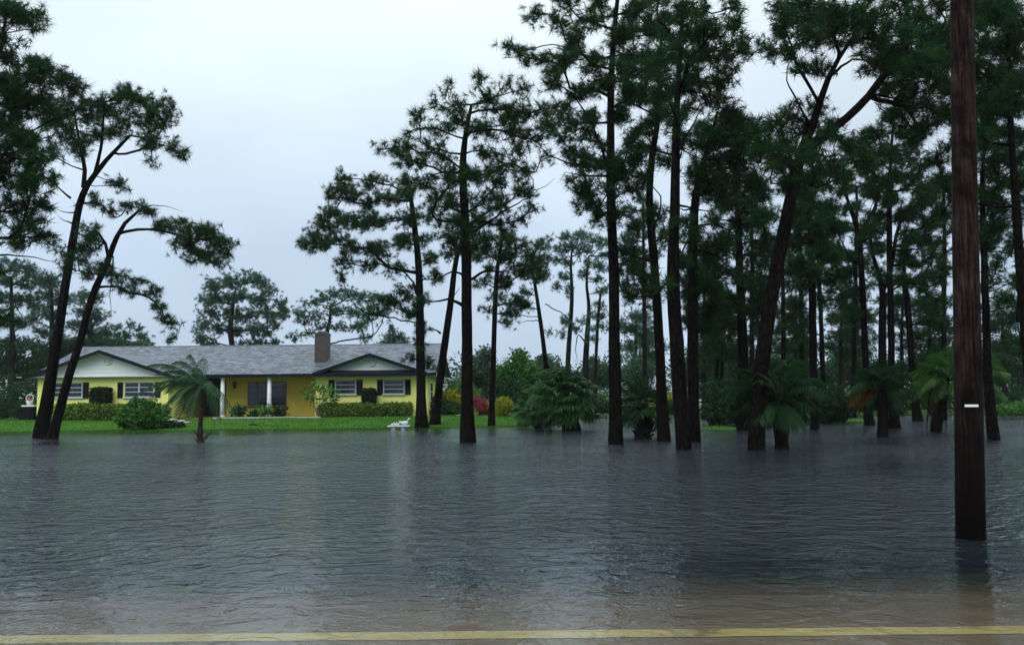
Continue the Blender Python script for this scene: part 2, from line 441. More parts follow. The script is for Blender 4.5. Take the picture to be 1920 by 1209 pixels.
class MB:
    """small polygon collector"""
    def __init__(s):
        s.v, s.f = [], []

    def poly(s, pts, faces):
        b = len(s.v)
        s.v += [tuple(float(c) for c in p) for p in pts]
        s.f += [tuple(b + i for i in f) for f in faces]

    def box(s, x0, x1, y0, y1, z0, z1):
        s.poly([(x0, y0, z0), (x1, y0, z0), (x1, y1, z0), (x0, y1, z0), (x0, y0, z1), (x1, y0, z1), (x1, y1, z1), (x0, y1, z1)],
               [(0, 3, 2, 1), (4, 5, 6, 7), (0, 1, 5, 4), (1, 2, 6, 5), (2, 3, 7, 6), (3, 0, 4, 7)])

    def slab(s, pts, th):
        """polygon extruded straight down by th"""
        n = len(pts)
        s.poly(list(pts) + [(p[0], p[1], p[2] - th) for p in pts],
               [tuple(range(n)), tuple(range(2 * n - 1, n - 1, -1))] + [(i, n + i, n + (i + 1) % n, (i + 1) % n) for i in range(n)])

    def prism_y(s, pts, y0, y1):
        """outline in xz extruded along y"""
        n = len(pts)
        s.poly([(p[0], y0, p[1]) for p in pts] + [(p[0], y1, p[1]) for p in pts],
               [tuple(range(n)), tuple(range(2 * n - 1, n - 1, -1))] + [(i, (i + 1) % n, n + (i + 1) % n, n + i)[::-1] for i in range(n)])

    def tube(s, pts, rad, n=8, cap=True):
        pts = [np.array(p, float) for p in pts]
        rings = []
        for i, p in enumerate(pts):
            d = pts[min(i + 1, len(pts) - 1)] - pts[max(i - 1, 0)]
            d = d / (np.linalg.norm(d) + 1e-9)
            a = np.cross(d, [0.0, 0, 1]) if abs(d[2]) < 0.9 else np.cross(d, [0.0, 1, 0])
            a /= np.linalg.norm(a); b = np.cross(d, a)
            r = rad[i] if hasattr(rad, '__len__') else rad
            rings.append([p + r * (math.cos(2 * math.pi * k / n) * a + math.sin(2 * math.pi * k / n) * b) for k in range(n)])
        f = []
        for i in range(len(pts) - 1):
            for k in range(n):
                f.append((i * n + k, i * n + (k + 1) % n, (i + 1) * n + (k + 1) % n, (i + 1) * n + k))
        if cap:
            f.append(tuple(range(n))[::-1]); f.append(tuple((len(pts) - 1) * n + k for k in range(n)))
        s.poly([q for rg in rings for q in rg], f)

    def ball(s, c, r, nu=10, nv=7):
        pts, f = [], []
        for j in range(nv + 1):
            t = math.pi * j / nv
            for i in range(nu):
                a = 2 * math.pi * i / nu
                pts.append((c[0] + r[0] * math.sin(t) * math.cos(a), c[1] + r[1] * math.sin(t) * math.sin(a), c[2] + r[2] * math.cos(t)))
        for j in range(nv):
            for i in range(nu):
                f.append((j * nu + i, (j + 1) * nu + i, (j + 1) * nu + (i + 1) % nu, j * nu + (i + 1) % nu))
        s.poly(pts, f)

    def build(s, name, mat, parent=None, smooth=False, kind=None):
        me = bpy.data.meshes.new(name)
        me.from_pydata(s.v, [], s.f)
        if smooth:
            for p in me.polygons:
                p.use_smooth = True
        me.update()
        return link(name, me, mat, parent, kind)


def bevel(o, w=0.01, seg=2):
    md = o.modifiers.new('bevel', 'BEVEL')
    md.width, md.segments, md.limit_method = w, seg, 'ANGLE'
    return o


def frusta(P0, P1, r0, r1, n=4):
    """many tapered prisms at once -> V, F(quads)"""
    d = P1 - P0
    L = np.linalg.norm(d, axis=1, keepdims=True) + 1e-9
    d = d / L
    ref = np.where(np.abs(d[:, 2:3]) < 0.9, np.array([[0, 0, 1.0]]), np.array([[0, 1.0, 0]]))
    a = np.cross(d, ref); a /= np.linalg.norm(a, axis=1, keepdims=True) + 1e-9
    b = np.cross(d, a)
    V = []
    for (c, r) in ((P0, r0), (P1, r1)):
        for k in range(n):
            t = 2 * math.pi * k / n
            V.append(c + r[:, None] * (math.cos(t) * a + math.sin(t) * b))
    V = np.stack(V, 1)                      # (E, 2n, 3)
    base = (np.arange(len(P0)) * 2 * n)[:, None]
    F = []
    for k in range(n):
        F.append(np.concatenate([base + k, base + (k + 1) % n, base + n + (k + 1) % n, base + n + k], 1))
    return V.reshape(-1, 3), np.concatenate(F, 0)


def unit(a):
    return a / (np.linalg.norm(a, axis=-1, keepdims=True) + 1e-9)


# ------------------------------------------------------------------ terrain
def sstep(a, b, x):
    t = np.clip((x - a) / (b - a), 0, 1)
    return t * t * (3 - 2 * t)


def gz(x, y):
    x = np.asarray(x, float); y = np.asarray(y, float)
    shore_l = 42.6 + 0.9 * np.sin(x * 0.21 + 1.0) + 0.35 * np.sin(x * 0.83) - 1.6 * sstep(-18, -27, x)
    shore_r = 57.5 + 0.7 * np.sin(x * 0.3)
    k = sstep(-0.5, 4.5, x)
    sh = shore_l * (1 - k) + shore_r * k
    t = y - sh
    z = np.where(t < 0, np.maximum(t * 0.032, -0.44), np.minimum(t * 0.042, 0.32))
    z = z + 0.012 * np.sin(x * 1.7 + y * 0.6) * np.sin(y * 1.3 - x * 0.4)
    z = np.where(y < 30, np.minimum(z, -0.42), z)
    road = -0.026 - 0.035 * sstep(5.6, 7.2, y) - 0.38 * sstep(7.0, 11.0, y)
    z = np.where(y < 14, road, z)
    for (ix, iy, rr, hh) in ISLES:
        d2 = ((x - ix) ** 2 + ((y - iy) * 0.8) ** 2) / rr ** 2
        z = np.where((d2 < 1), np.maximum(z, -0.1 + (hh + 0.1) * (1 - d2)), z)
    return z


ISLES = []
for (px, py, rr, hh) in ((1345, 803, 1.5, 0.10), (1580, 787, 2.6, 0.08), (1560, 792, 1.4, 0.06)):
    g = G(px, py)
    ISLES.append((g[0], g[1], rr, hh))


def grid_mesh(name, xs, ys, zf, smooth=True):
    X, Y = np.meshgrid(xs, ys)
    Z = zf(X, Y)
    V = np.stack([X, Y, Z], -1).reshape(-1, 3)
    nx, ny = len(xs), len(ys)
    i = np.arange((nx - 1) * (ny - 1))
    a = (i // (nx - 1)) * nx + i % (nx - 1)
    F = np.stack([a, a + 1, a + nx + 1, a + nx], 1)
    return mesh_np(name, V, F, smooth)


xs = np.concatenate([[-900, -400, -200, -120, -80], np.arange(-60, 60.1, 0.5), [80, 120, 200, 400, 900]])
ys = np.concatenate([[-40, -20, -8], np.arange(2, 14, 0.4), np.arange(14, 66, 0.5), [70, 80, 100, 140, 220, 400, 900]])
g_me = grid_mesh('ground', xs, ys, gz)
link('ground', g_me, M['ground'], kind='structure')

m = MB()
xr = list(np.arange(-60, 61, 4.0))
for i in range(len(xr) - 1):
    for y0, y1 in ((-8, 5.6), (5.6, 6.0), (6.0, 6.4), (6.4, 6.8), (6.8, 7.15)):
        z0, z1 = (-0.022 - 0.035 * float(sstep(5.6, 7.2, np.array(q))) for q in (y0, y1))
        m.poly([(xr[i], y0, z0), (xr[i + 1], y0, z0), (xr[i + 1], y1, z1), (xr[i], y1, z1)], [(0, 1, 2, 3)])
m.build('road', M['asphalt'], kind='structure')
m = MB()
LY = G(960, 1188, -0.02)[1]
LZ = -0.018 - 0.035 * float(sstep(5.6, 7.2, np.array(LY + .1)))
for i in range(240):          # worn edges, slightly uneven
    x0, x1 = -30 + i * 0.25, -30 + (i + 1) * 0.25
    a0, a1 = 0.006 * math.sin(i * 1.7), 0.006 * math.sin((i + 1) * 1.7)
    m.poly([(x0, LY - .1 + a0, LZ + .004), (x1, LY - .1 + a1, LZ + .004), (x1, LY + .1 + a1 * .6, LZ), (x0, LY + .1 + a0 * .6, LZ)], [(0, 1, 2, 3)])
m.build('road_marking', M['linepaint'], kind='structure')
m = MB()
m.slab([(2, 62.0, 0.40), (120, 62.0, 0.40), (120, 66.5, 0.40), (2, 66.5, 0.40)], 0.06)
m.build('side_street', M['wetroad'], kind='structure')

# water: one sheet, murkier the deeper it stands over the ground
wx = np.concatenate([[-700, -300, -150, -90], np.arange(-60, 60.1, 0.75), [90, 150, 300, 700]])
wy = np.concatenate([[-40, -20, -8], np.arange(2, 12, 0.5), np.arange(12, 63, 0.75), [64]])
w_me = grid_mesh('flood_water', wx, wy, lambda x, y: 0 * x)
co = np.empty(len(w_me.vertices) * 3, np.float32); w_me.vertices.foreach_get('co', co); co = co.reshape(-1, 3)
dep = np.maximum(-gz(co[:, 0], co[:, 1]), 0.0).astype(np.float32)
at = w_me.attributes.new('depth', 'FLOAT', 'POINT'); at.data.foreach_set('value', dep)
link('flood_water', w_me, M['water'], kind='structure')


def grass():
    rng = np.random.default_rng(11)
    n = 120000
    x = rng.uniform(-34, 2, n); y = 38.5 + 14 * rng.random(n) ** 1.2
    xi = np.concatenate([np.array([i[0]]) + rng.uniform(-i[2], i[2], 1500) for i in ISLES])
    yi = np.concatenate([np.array([i[1]]) + rng.uniform(-i[2] * 1.2, i[2] * 1.2, 1500) for i in ISLES])
    xf = rng.uniform(30, 48, 1500); yf = rng.uniform(57, 62, 1500)
    x = np.concatenate([x, xi, xf]); y = np.concatenate([y, yi, yf])
    z = gz(x, y)
    keep = (z > -0.03 - 0.09 * (rng.random(len(z)) < 0.22)) & ~((y > 50.0) & (x > -28.4) & (x < -5))
    x, y, z = x[keep], y[keep], z[keep]
    n = len(x)
    h = rng.uniform(0.03, 0.085, n) + np.maximum(-z, 0) * 1.3; w = rng.uniform(0.006, 0.016, n)
    a = rng.uniform(0, math.pi, n)
    b = np.stack([x, y, z - 0.01], 1)
    sd = np.stack([np.cos(a) * w, np.sin(a) * w * 0.5, 0 * a], 1)
    tip = b + np.stack([rng.normal(-0.015, 0.025, n), rng.normal(0, 0.02, n), h], 1)
    V = np.stack([b - sd, b + sd, tip], 1).reshape(-1, 3)
    o = link('lawn_grass', mesh_np('lawn_grass', V, np.arange(3 * n).reshape(-1, 3)), M['grass'], kind='stuff')
    tag(o, 'short bright green lawn grass between the flood water and the house', 'grass')


grass()

# ------------------------------------------------------------------ house
HX, HY = -17.0, 52.5
house = thing('house', (HX, HY, 0.3), 'long yellow single-storey house with grey shingle roof and dark eaves behind the lawn', 'house')


def XA(px, Y):
    return float(P(px, 735, Y)[0])


EZ, RZ, EY, RY = 2.94, 5.02, 51.9, 58.0      # eave, ridge
XL, XR = -29.3, -4.7
SL = (RZ - EZ) / (RY - EY)


def bx(name, mat, x0, x1, y0, y1, z0, z1, parent=house, bv=0):
    m = MB(); m.box(x0, x1, y0, y1, z0, z1)
    o = m.build(name, mat, parent)
    if bv:
        bevel(o, bv)
    return o


# walls
WL0, WL1, WLY = XA(70, 50.5), XA(314, 50.5), 50.5
WR0, WR1, WRY = XA(591, 52.5), XA(801, 52.5), 52.5
PW0 = XA(424, 54.3)
bx('wall', M['yellow'], WL0, WL1, WLY, WLY + 0.22, 0.1, 2.80)                    # wing front
bx('wall', M['yellow'], WL1 - 0.22, WL1, WLY + 0.223, 56.2, 0.1, 2.80)           # wing side to the porch
bx('wall', M['yellow'], WL0, WL0 + 0.22, WLY + 0.223, 63.4, 0.1, 2.80)           # left side
bx('wall', M['yellow'], WR0, WR1, WRY, WRY + 0.22, 0.1, 2.80)                    # right wing front
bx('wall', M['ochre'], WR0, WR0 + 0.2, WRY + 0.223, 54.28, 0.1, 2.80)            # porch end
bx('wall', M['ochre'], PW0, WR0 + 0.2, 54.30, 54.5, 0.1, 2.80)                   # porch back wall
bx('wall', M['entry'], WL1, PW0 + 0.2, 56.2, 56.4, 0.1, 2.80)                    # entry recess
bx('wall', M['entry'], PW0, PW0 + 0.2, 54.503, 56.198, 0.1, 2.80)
bx('wall', M['yellow'], WL0, WR1, 63.4, 63.6, 0.1, 2.80)                         # rear
# right gable end, a pentagon
m = MB()
xw = WR1
m.poly([(xw, WRY + 0.223, 0.1), (xw, 63.38, 0.1), (xw, 63.38, 2.80), (xw, WRY + 0.223, 2.80),
        (xw - 0.2, WRY + 0.223, 0.1), (xw - 0.2, 63.38, 0.1), (xw - 0.2, 63.38, 2.80), (xw - 0.2, WRY + 0.223, 2.80)],
       [(0, 1, 2, 3), (7, 6, 5, 4), (0, 4, 5, 1), (3, 2, 6, 7), (0, 3, 7, 4), (1, 5, 6, 2)])
m.build('wall', M['yellow'], house)
m = MB()
zt = EZ + SL * (RY - EY) - 0.2
m.poly([(xw + .01, WRY, 2.803), (xw + .01, 63.5, 2.803), (xw + .01, RY, zt), (xw - 0.18, WRY, 2.803), (xw - 0.18, 63.5, 2.803), (xw - 0.18, RY, zt)],
       [(0, 1, 2), (5, 4, 3), (0, 3, 4, 1), (1, 4, 5, 2), (2, 5, 3, 0)])
ge = m.build('gable', M['cream'], house)
bx('porch_slab', M['planter_brick'], WL1, WR0 + 0.2, 51.95, 56.2, 0.05, 0.34)
# soffits
bx('soffit', M['cream'], WL1 + 0.02, XR - 0.05, EY + 0.06, 54.29, 2.805, 2.84)
bx('soffit', M['cream'], XL + 0.25, WL1 + 0.55, 50.06, 51.94, 2.81, 2.845)
bx('soffit', M['cream'], WR1 + 0.012, XR - 0.05, EY + 0.1, 63.9, 2.74, 2.80)

# main roof
m = MB()
m.slab([(XL, EY, EZ), (XR, EY, EZ), (XR, RY, RZ), (XL, RY, RZ)], 0.10)
m.slab([(XL, RY, RZ + 0.002), (XR, RY, RZ + 0.002), (XR, 64.1, EZ), (XL, 64.1, EZ)], 0.10)
roof = m.build('roof', M['shingle'], house)
m = MB(); m.tube([(XL, RY, RZ - 0.03), (XR, RY, RZ - 0.03)], 0.075, 8)
m.build('ridge_cap', M['flash'], roof)
bx('fascia', M['fascia'], WL1 + 0.5, XR, EY - 0.045, EY - 0.003, EZ - 0.20, EZ - 0.004, roof)
# right rake boards
for ya, za, yb, zb in ((EY - 0.04, EZ, RY, RZ), (RY, RZ, 64.14, EZ)):
    m = MB()
    m.poly([(XR + .003, ya, za + .01), (XR + .003, yb, zb + .01), (XR + .003, yb, zb - .2), (XR + .003, ya, za - .2),
            (XR + .05, ya, za + .01), (XR + .05, yb, zb + .01), (XR + .05, yb, zb - .2), (XR + .05, ya, za - .2)],
           [(0, 1, 2, 3), (7, 6, 5, 4), (0, 4, 5, 1), (3, 2, 6, 7), (0, 3, 7, 4), (1, 5, 6, 2)])
    m.build('rake_board', M['fascia'], roof)
    m = MB()
    m.poly([(XL - .003, ya, za + .01), (XL - .003, yb, zb + .01), (XL - .003, yb, zb - .2), (XL - .003, ya, za - .2),
            (XL - .05, ya, za + .01), (XL - .05, yb, zb + .01), (XL - .05, yb, zb - .2), (XL - .05, ya, za - .2)],
           [(3, 2, 1, 0), (4, 5, 6, 7), (1, 5, 4, 0), (7, 6, 2, 3), (4, 7, 3, 0), (2, 6, 5, 1)])
    m.build('rake_board', M['fascia'], roof)


def front_gable(xc, half, zp, ze, yf, ywall, wall_half, wall_z0, nboard, orn_dx, orn_z, orn_r):
    """cross gable: two slopes, rake boards, lapped siding, round ornament"""
    yb = EY + (zp - EZ) / SL + 0.25
    ye = EY + max(ze - EZ, 0) / SL + 0.3
    m = MB()
    for s in (-1, 1):
        q = [(xc, yf, zp + 0.004), (xc + s * half, yf, ze + 0.004), (xc + s * half, ye, ze + 0.004), (xc, yb, zp + 0.004)]
        m.slab(q if s < 0 else q[::-1], 0.07)
    rf = m.build('roof', M['shingle'], house)
    for s in (-1, 1):
        a, b = np.array([xc, zp]), np.array([xc + s * (half + 0.02), ze - 0.007])
        m = MB()
        pts = [(a[0], a[1] + 0.012), (b[0], b[1] + 0.012), (b[0], b[1] - 0.19), (a[0], a[1] - 0.19)]
        m.prism_y(pts if s > 0 else pts[::-1], yf - 0.05, yf - 0.003)
        m.build('rake_board', M['fascia'], rf)
        m = MB()        # rake soffit
        m.slab([(a[0], yf + 0.01, a[1] - 0.09), (b[0], yf + 0.01, b[1] - 0.09), (b[0], ywall, b[1] - 0.09), (a[0], ywall, a[1] - 0.09)][::s], 0.03)
        m.build('soffit', M['cream'], rf)
    gb = bpy.data.objects.new('gable', None); COL.objects.link(gb)
    gb.parent = house; gb.location = (0, 0, 0)
    gb.matrix_parent_inverse = Matrix.Translation(-Vector(house.location))
    slope = (zp - ze) / half
    top = zp - 0.12
    hgt = top - wall_z0
    for i in range(nboard):
        z0, z1 = wall_z0 + hgt * i / nboard, wall_z0 + hgt * (i + 1) / nboard
        w0 = min(wall_half, (top - z0) / slope); w1 = max((top - z1) / slope, 0.02)
        w1 = min(wall_half, w1)
        m = MB()
        m.poly([(xc - w0, ywall - 0.035, z0), (xc + w0, ywall - 0.035, z0), (xc + w1, ywall - 0.012, z1), (xc - w1, ywall - 0.012, z1),
                (xc - w0, ywall + 0.05, z0), (xc + w0, ywall + 0.05, z0), (xc + w1, ywall + 0.05, z1), (xc - w1, ywall + 0.05, z1)],
               [(0, 1, 2, 3), (7, 6, 5, 4), (0, 4, 5, 1), (3, 2, 6, 7), (0, 3, 7, 4), (1, 5, 6, 2)])
        m.build('siding_board', M['siding'], gb)
    m = MB()
    ring = [(xc + orn_dx + orn_r * math.cos(t), ywall - 0.06, orn_z + orn_r * math.sin(t)) for t in np.linspace(0, 2 * math.pi, 25)]
    m.tube(ring, 0.045, 8, False)
    m.tube([(p[0] * .5 + (xc + orn_dx) * .5, p[1], p[2] * .5 + orn_z * .5) for p in ring], 0.03, 6, False)
    m.build('gable_ornament', M['siding'], gb, True)
    return gb


xc = XA(187, 50.2)
front_gable(xc, 4.47, 4.38, 2.82, 50.0, 50.55, 4.0, 2.83, 6, 0.27, 3.80, 0.24)
xd = XA(693, 52.0)
front_gable(xd, 3.45, 4.14, 2.97, EY - 0.02, 52.35, 2.5, 3.12, 4, 0.05, 3.62, 0.24)
m = MB()   # little shingled skirt under the right gable
m.slab([(xd - 3.1, EY + 0.02, EZ + 0.03), (xd + 3.1, EY + 0.02, EZ + 0.03), (xd + 2.9, 52.34, EZ + 0.19), (xd - 2.9, 52.34, EZ + 0.19)], 0.02)
m.build('roof_skirt', M['fascia'], house)
bx('eave_beam', M['cream'], WL0 + 0.02, WL1 - 0.02, 50.46, 50.495, 2.70, 2.828)
# left eave fascia
bx('fascia', M['fascia'], XL + 0.02, XL + 0.06, 50.0, 51.8, 2.66, 2.84)

# chimney
cx0, cx1 = XA(589, 54.0), XA(610, 54.0)
ch = bx('chimney', M['brick'], cx0, cx1, 54.0, 55.4, 3.3, 5.45)
bx('chimney_cap', M['brick'], cx0 - 0.03, cx1 + 0.03, 53.97, 55.43, 5.453, 5.58, ch)
bx('flue_cover', M['flash'], cx0 + 0.12, cx1 - 0.12, 54.25, 55.15, 5.583, 5.70, ch, 0.03)
m = MB()
za, zb = EZ + SL * (53.35 - EY), EZ + SL * (54.0 - EY)
m.slab([(cx0 - .05, 53.35, za + .03), (cx1 + .25, 53.35, za + .03), (cx1 + .25, 53.99, zb + .03), (cx0 - .05, 53.99, zb + .03)], 0.025)
zc = EZ + SL * (55.2 - EY)
m.slab([(cx1 + .006, 53.993, zb + .03), (cx1 + .25, 53.993, zb + .03), (cx1 + .25, 55.2, zc + .03), (cx1 + .006, 55.2, zc + .03)], 0.025)
m.build('flashing', M['flash'], ch)


def rect_px(px0, py0, px1, py1, Y):
    a, b = P(px0, py1, Y), P(px1, py0, Y)
    return a[0], b[0], a[2], b[2]


def window(px0, py0, px1, py1, Y, cols, rows, mullions=(), sill=True, parent=house, fr=None):
    x0, x1, z0, z1 = rect_px(px0, py0, px1, py1, Y)
    fr = fr or M['frame']
    e = bpy.data.objects.new('window', None); COL.objects.link(e)
    e.parent = parent; e.matrix_parent_inverse = Matrix.Translation(-Vector(house.location))
    m = MB()
    t = 0.05
    yf, yb = Y - 0.05, Y - 0.004
    m.box(x0 - t, x1 + t, yf, yb, z1, z1 + t); m.box(x0 - t, x1 + t, yf, yb, z0 - t, z0)
    m.box(x0 - t, x0, yf, yb, z0, z1); m.box(x1, x1 + t, yf, yb, z0, z1)
    m.build('frame', fr, e)
    if sill:
        m = MB(); m.box(x0 - 0.12, x1 + 0.12, Y - 0.11, Y - 0.003, z0 - t - 0.06, z0 - t - 0.002)
        m.build('sill', fr, e)
    edges = [x0] + [x0 + (x1 - x0) * q for q in mullions] + [x1]
    for q in mullions:
        xm = x0 + (x1 - x0) * q
        m = MB(); m.box(xm - 0.045, xm + 0.045, yf + .003, yb, z0, z1); m.build('mullion', fr, e)
    for i in range(len(edges) - 1):
        a, b = edges[i] + (0.045 if i else 0), edges[i + 1] - (0.045 if i < len(edges) - 2 else 0)
        for r in range(rows):
            za, zb = z0 + (z1 - z0) * r / rows, z0 + (z1 - z0) * (r + 1) / rows
            if r:
                m = MB(); m.box(a, b, yf + .006, yb, za - 0.022, za + 0.022); m.build('muntin', fr, e)
            for c in range(cols):
                xa, xb = a + (b - a) * c / cols, a + (b - a) * (c + 1) / cols
                m = MB(); m.box(xa + .008, xb - .008, Y - 0.03, Y - 0.003, za + .024, zb - .024)
                o = m.build('pane', M['glass'], e)
                if c and r == 0:
                    m = MB(); m.box(xa - .0075, xa + .0075, Y - 0.036, Y - 0.003, z0 + .002, z1 - .002)
                    m.build('muntin', M['flash'], e)
    return e


def shutter(px0, py0, px1, py1, Y):
    x0, x1, z0, z1 = rect_px(px0, py0, px1, py1, Y)
    m = MB()
    f = 0.05
    yf = Y - 0.055
    m.box(x0, x0 + f, yf, Y - .003, z0, z1); m.box(x1 - f, x1, yf, Y - .003, z0, z1)
    m.box(x0 + f, x1 - f, yf + .002, Y - .003, z0, z0 + 0.07); m.box(x0 + f, x1 - f, yf + .002, Y - .003, z1 - 0.07, z1)
    n = 14
    for i in range(n):
        z = z0 + 0.08 + (z1 - z0 - 0.16) * (i + 0.5) / n
        h = (z1 - z0 - 0.16) / n * 0.48
        m.poly([(x0 + f, Y - 0.045, z - h), (x1 - f, Y - 0.045, z - h), (x1 - f, Y - 0.012, z + h), (x0 + f, Y - 0.012, z + h)], [(0, 1, 2, 3)])
    m.build('shutter', M['shutter'], house)


window(101, 718, 154, 744, WLY, 3, 3, (0.5,))
shutter(156, 716.5, 167, 747, WLY); shutter(88, 717, 99, 747.5, WLY)
window(235, 717, 288, 743.5, WLY, 3, 3, (0.49,))
shutter(220.5, 716.5, 231, 746, WLY); shutter(291, 716, 301.5, 745, WLY)
window(630, 713, 666, 738, WRY, 4, 3)
shutter(616, 712, 627.5, 741.5, WRY); shutter(668.5, 711.5, 680, 741, WRY)
window(720.5, 712.5, 757, 737.5, WRY, 4, 3)
shutter(707, 711.5, 718, 740.5, WRY); shutter(759.5, 711, 770, 739.5, WRY)
window(466, 717, 536, 761, 54.3, 2, 5, (0.24, 0.60), fr=M['flash'])
# side window on the right wall
e = bpy.data.objects.new('window', None); COL.objects.link(e); e.parent = house
e.matrix_parent_inverse = Matrix.Translation(-Vector(house.location))
for nm, mt, a in (('frame', M['white'], (xw + .003, xw + .05, 54.2, 55.6, 1.15, 2.4)), ('pane', M['glass'], (xw + .051, xw + .06, 54.28, 55.52, 1.82, 2.32)),
                  ('pane', M['glass'], (xw + .051, xw + .06, 54.28, 55.52, 1.23, 1.76))):
    m = MB(); m.box(*a); m.build(nm, mt, e)
# columns
for px in (417.5, 505):
    x = XA(px, 52.2)
    m = MB()
    m.tube([(x, 52.2, 0.345), (x, 52.2, 0.45)], 0.17, 20)
    m.tube([(x, 52.2, 0.45), (x, 52.2, 1.2), (x, 52.2, 2.68)], [0.135, 0.135, 0.115], 20)
    m.tube([(x, 52.2, 2.68), (x, 52.2, 2.80)], 0.16, 20)
    m.build('column', M['white'], house, True)
# door in the recess
x0, x1 = XA(372, 56.2), XA(402, 56.2)
dr = bx('door', M['door'], x0, x1, 56.13, 56.197, 0.345, 2.45)
bx('door_frame', M['entry'], x0 - 0.1, x0 - 0.003, 56.1, 56.196, 0.345, 2.55, dr)
bx('door_frame', M['entry'], x1 + 0.003, x1 + 0.1, 56.1, 56.196, 0.345, 2.55, dr)
for k in (0, 1):
    bx('door_panel', M['door'], x0 + 0.15, x1 - 0.15, 56.105, 56.128, 0.55 + k * 0.95, 1.3 + k * 0.95, dr, 0.01)
m = MB(); m.ball((x1 - 0.1, 56.09, 1.3), (0.035, 0.035, 0.035)); m.build('handle', M['flash'], dr, True)
bx('sidelight', M['glass'], XA(405, 56.2) + .15, XA(418, 56.2), 56.15, 56.196, 0.6, 2.4)
# wall lantern
lx, ly, lz = P(441, 722, 54.3)
m = MB()
m.box(lx - .03, lx + .03, 54.2, 54.297, lz + .02, lz + .1)
m.tube([(lx, 54.15, lz - .22), (lx, 54.15, lz - .16), (lx, 54.15, lz + .12), (lx, 54.15, lz + .2), (lx, 54.15, lz + .28)], [.05, .085, .12, .10, .01], 6)
m.build('lantern', M['metal_dark'], house)
# gutter downpipe at the wing corner
m = MB(); m.tube([(WL1 + .06, 50.42, 2.7), (WL1 + .06, 50.42, 0.2)], 0.04, 8); m.build('downpipe', M['yellow'], house, True)

# garden edging: pale kerbs of the beds
def edging(pxs, label, w=0.12):
    m = MB()
    pts = []
    for (px, py) in pxs:
        p = G(px, py, 0.2)
        for _ in range(4):
            p = G(px, py, float(gz(p[0], p[1])) + 0.03)
        pts.append(p)
    for a, b in zip(pts[:-1], pts[1:]):
        d = unit(b - a); n = np.array([-d[1], d[0], 0]) * w / 2
        up = np.array([0, 0, 0.07]); dn = np.array([0, 0, -0.15])
        m.poly([a - n + dn, b - n + dn, b + n + dn, a + n + dn, a - n + up, b - n + up, b + n + up, a + n + up],
               [(0, 3, 2, 1), (4, 5, 6, 7), (0, 1, 5, 4), (1, 2, 6, 5), (2, 3, 7, 6), (3, 0, 4, 7)])
    tag(m.build('garden_edging', M['concrete'], None), label, 'edging')


edging([(38, 789), (100, 790.5), (170, 791), (240, 791)], 'pale concrete edging in front of the long hedge on the left')
edging([(400, 784.5), (450, 784), (520, 783.5), (600, 783)], 'pale concrete edging along the porch planting bed')
edging([(655, 784.5), (720, 783), (790, 781.5), (850, 781), (868, 778)], 'pale curved concrete edging in front of the right hedge')
# garden path stones
for i, (px, py) in enumerate(((318, 787), (332, 789.5), (345, 792), (356, 795), (364, 798))):
    p = G(px, py, 0.2); p = G(px, py, float(gz(p[0], p[1])))
    m = MB(); m.tube([(p[0], p[1], p[2] - 0.05), (p[0], p[1], p[2] + 0.035), (p[0], p[1], p[2] + 0.05)], [0.4, 0.4, 0.36], 9)
    tag(m.build('stepping_stone', M['concrete']), ['stepping stone nearest the house beside the leafy bush', 'second stepping stone out from the house by the bush',
        'middle stepping stone of the row left of the windblown palm', 'stepping stone second from the water left of the palm',
        'stepping stone nearest the water left of the windblown palm'][i], 'stepping stone', 'stepping stones from the porch to the lawn')

# ------------------------------------------------------------------ trees
def polyline(pts, step):
    """resample points (n,4: xyz+radius) with a Catmull-Rom spline"""
    pts = np.array(pts, float)
    out = []
    n = len(pts)
    for i in range(n - 1):
        p0, p1, p2, p3 = pts[max(i - 1, 0)], pts[i], pts[i + 1], pts[min(i + 2, n - 1)]
        k = max(1, int(np.linalg.norm(p2[:3] - p1[:3]) / step))
        for j in range(k):
            t = j / k
            q = 0.5 * ((2 * p1) + (p2 - p0) * t + (2 * p0 - 5 * p1 + 4 * p2 - p3) * t * t + (3 * p1 - p0 - 3 * p2 + p3) * t ** 3)
            q[3] = p1[3] * (1 - t) + p2[3] * t
            out.append(q)
    out.append(pts[-1])
    return np.array(out)


def trunk_mesh(pts, rng, n=14, flare=True, rough=0.06):
    """pts (k,4) -> V,F quads; lumpy rings"""
    k = len(pts)
    V = np.zeros((k, n, 3))
    ph = rng.uniform(0, 6.28, 4)
    for i in range(k):
        d = pts[min(i + 1, k - 1), :3] - pts[max(i - 1, 0), :3]
        d = unit(d)
        a = unit(np.cross(d, [0, 1.0, 0])); b = np.cross(a, d)
        th = np.arange(n) * 2 * math.pi / n
        r = pts[i, 3] * (1 + rough * np.sin(3 * th + ph[0] + i * 0.35) + rough * 0.7 * np.sin(5 * th + ph[1] - i * 0.6) + rng.normal(0, rough * 0.35, n))
        if flare and i < 3:
            r = r * (1 + 0.10 * (3 - i) / 3 * (1 + np.sin(4 * th + ph[2])))
        V[i] = pts[i, :3] + r[:, None] * (np.cos(th)[:, None] * a + np.sin(th)[:, None] * b)
    F = []
    for i in range(k - 1):
        for j in range(n):
            F.append((i * n + j, i * n + (j + 1) % n, (i + 1) * n + (j + 1) % n, (i + 1) * n + j))
    return V.reshape(-1, 3), np.array(F)


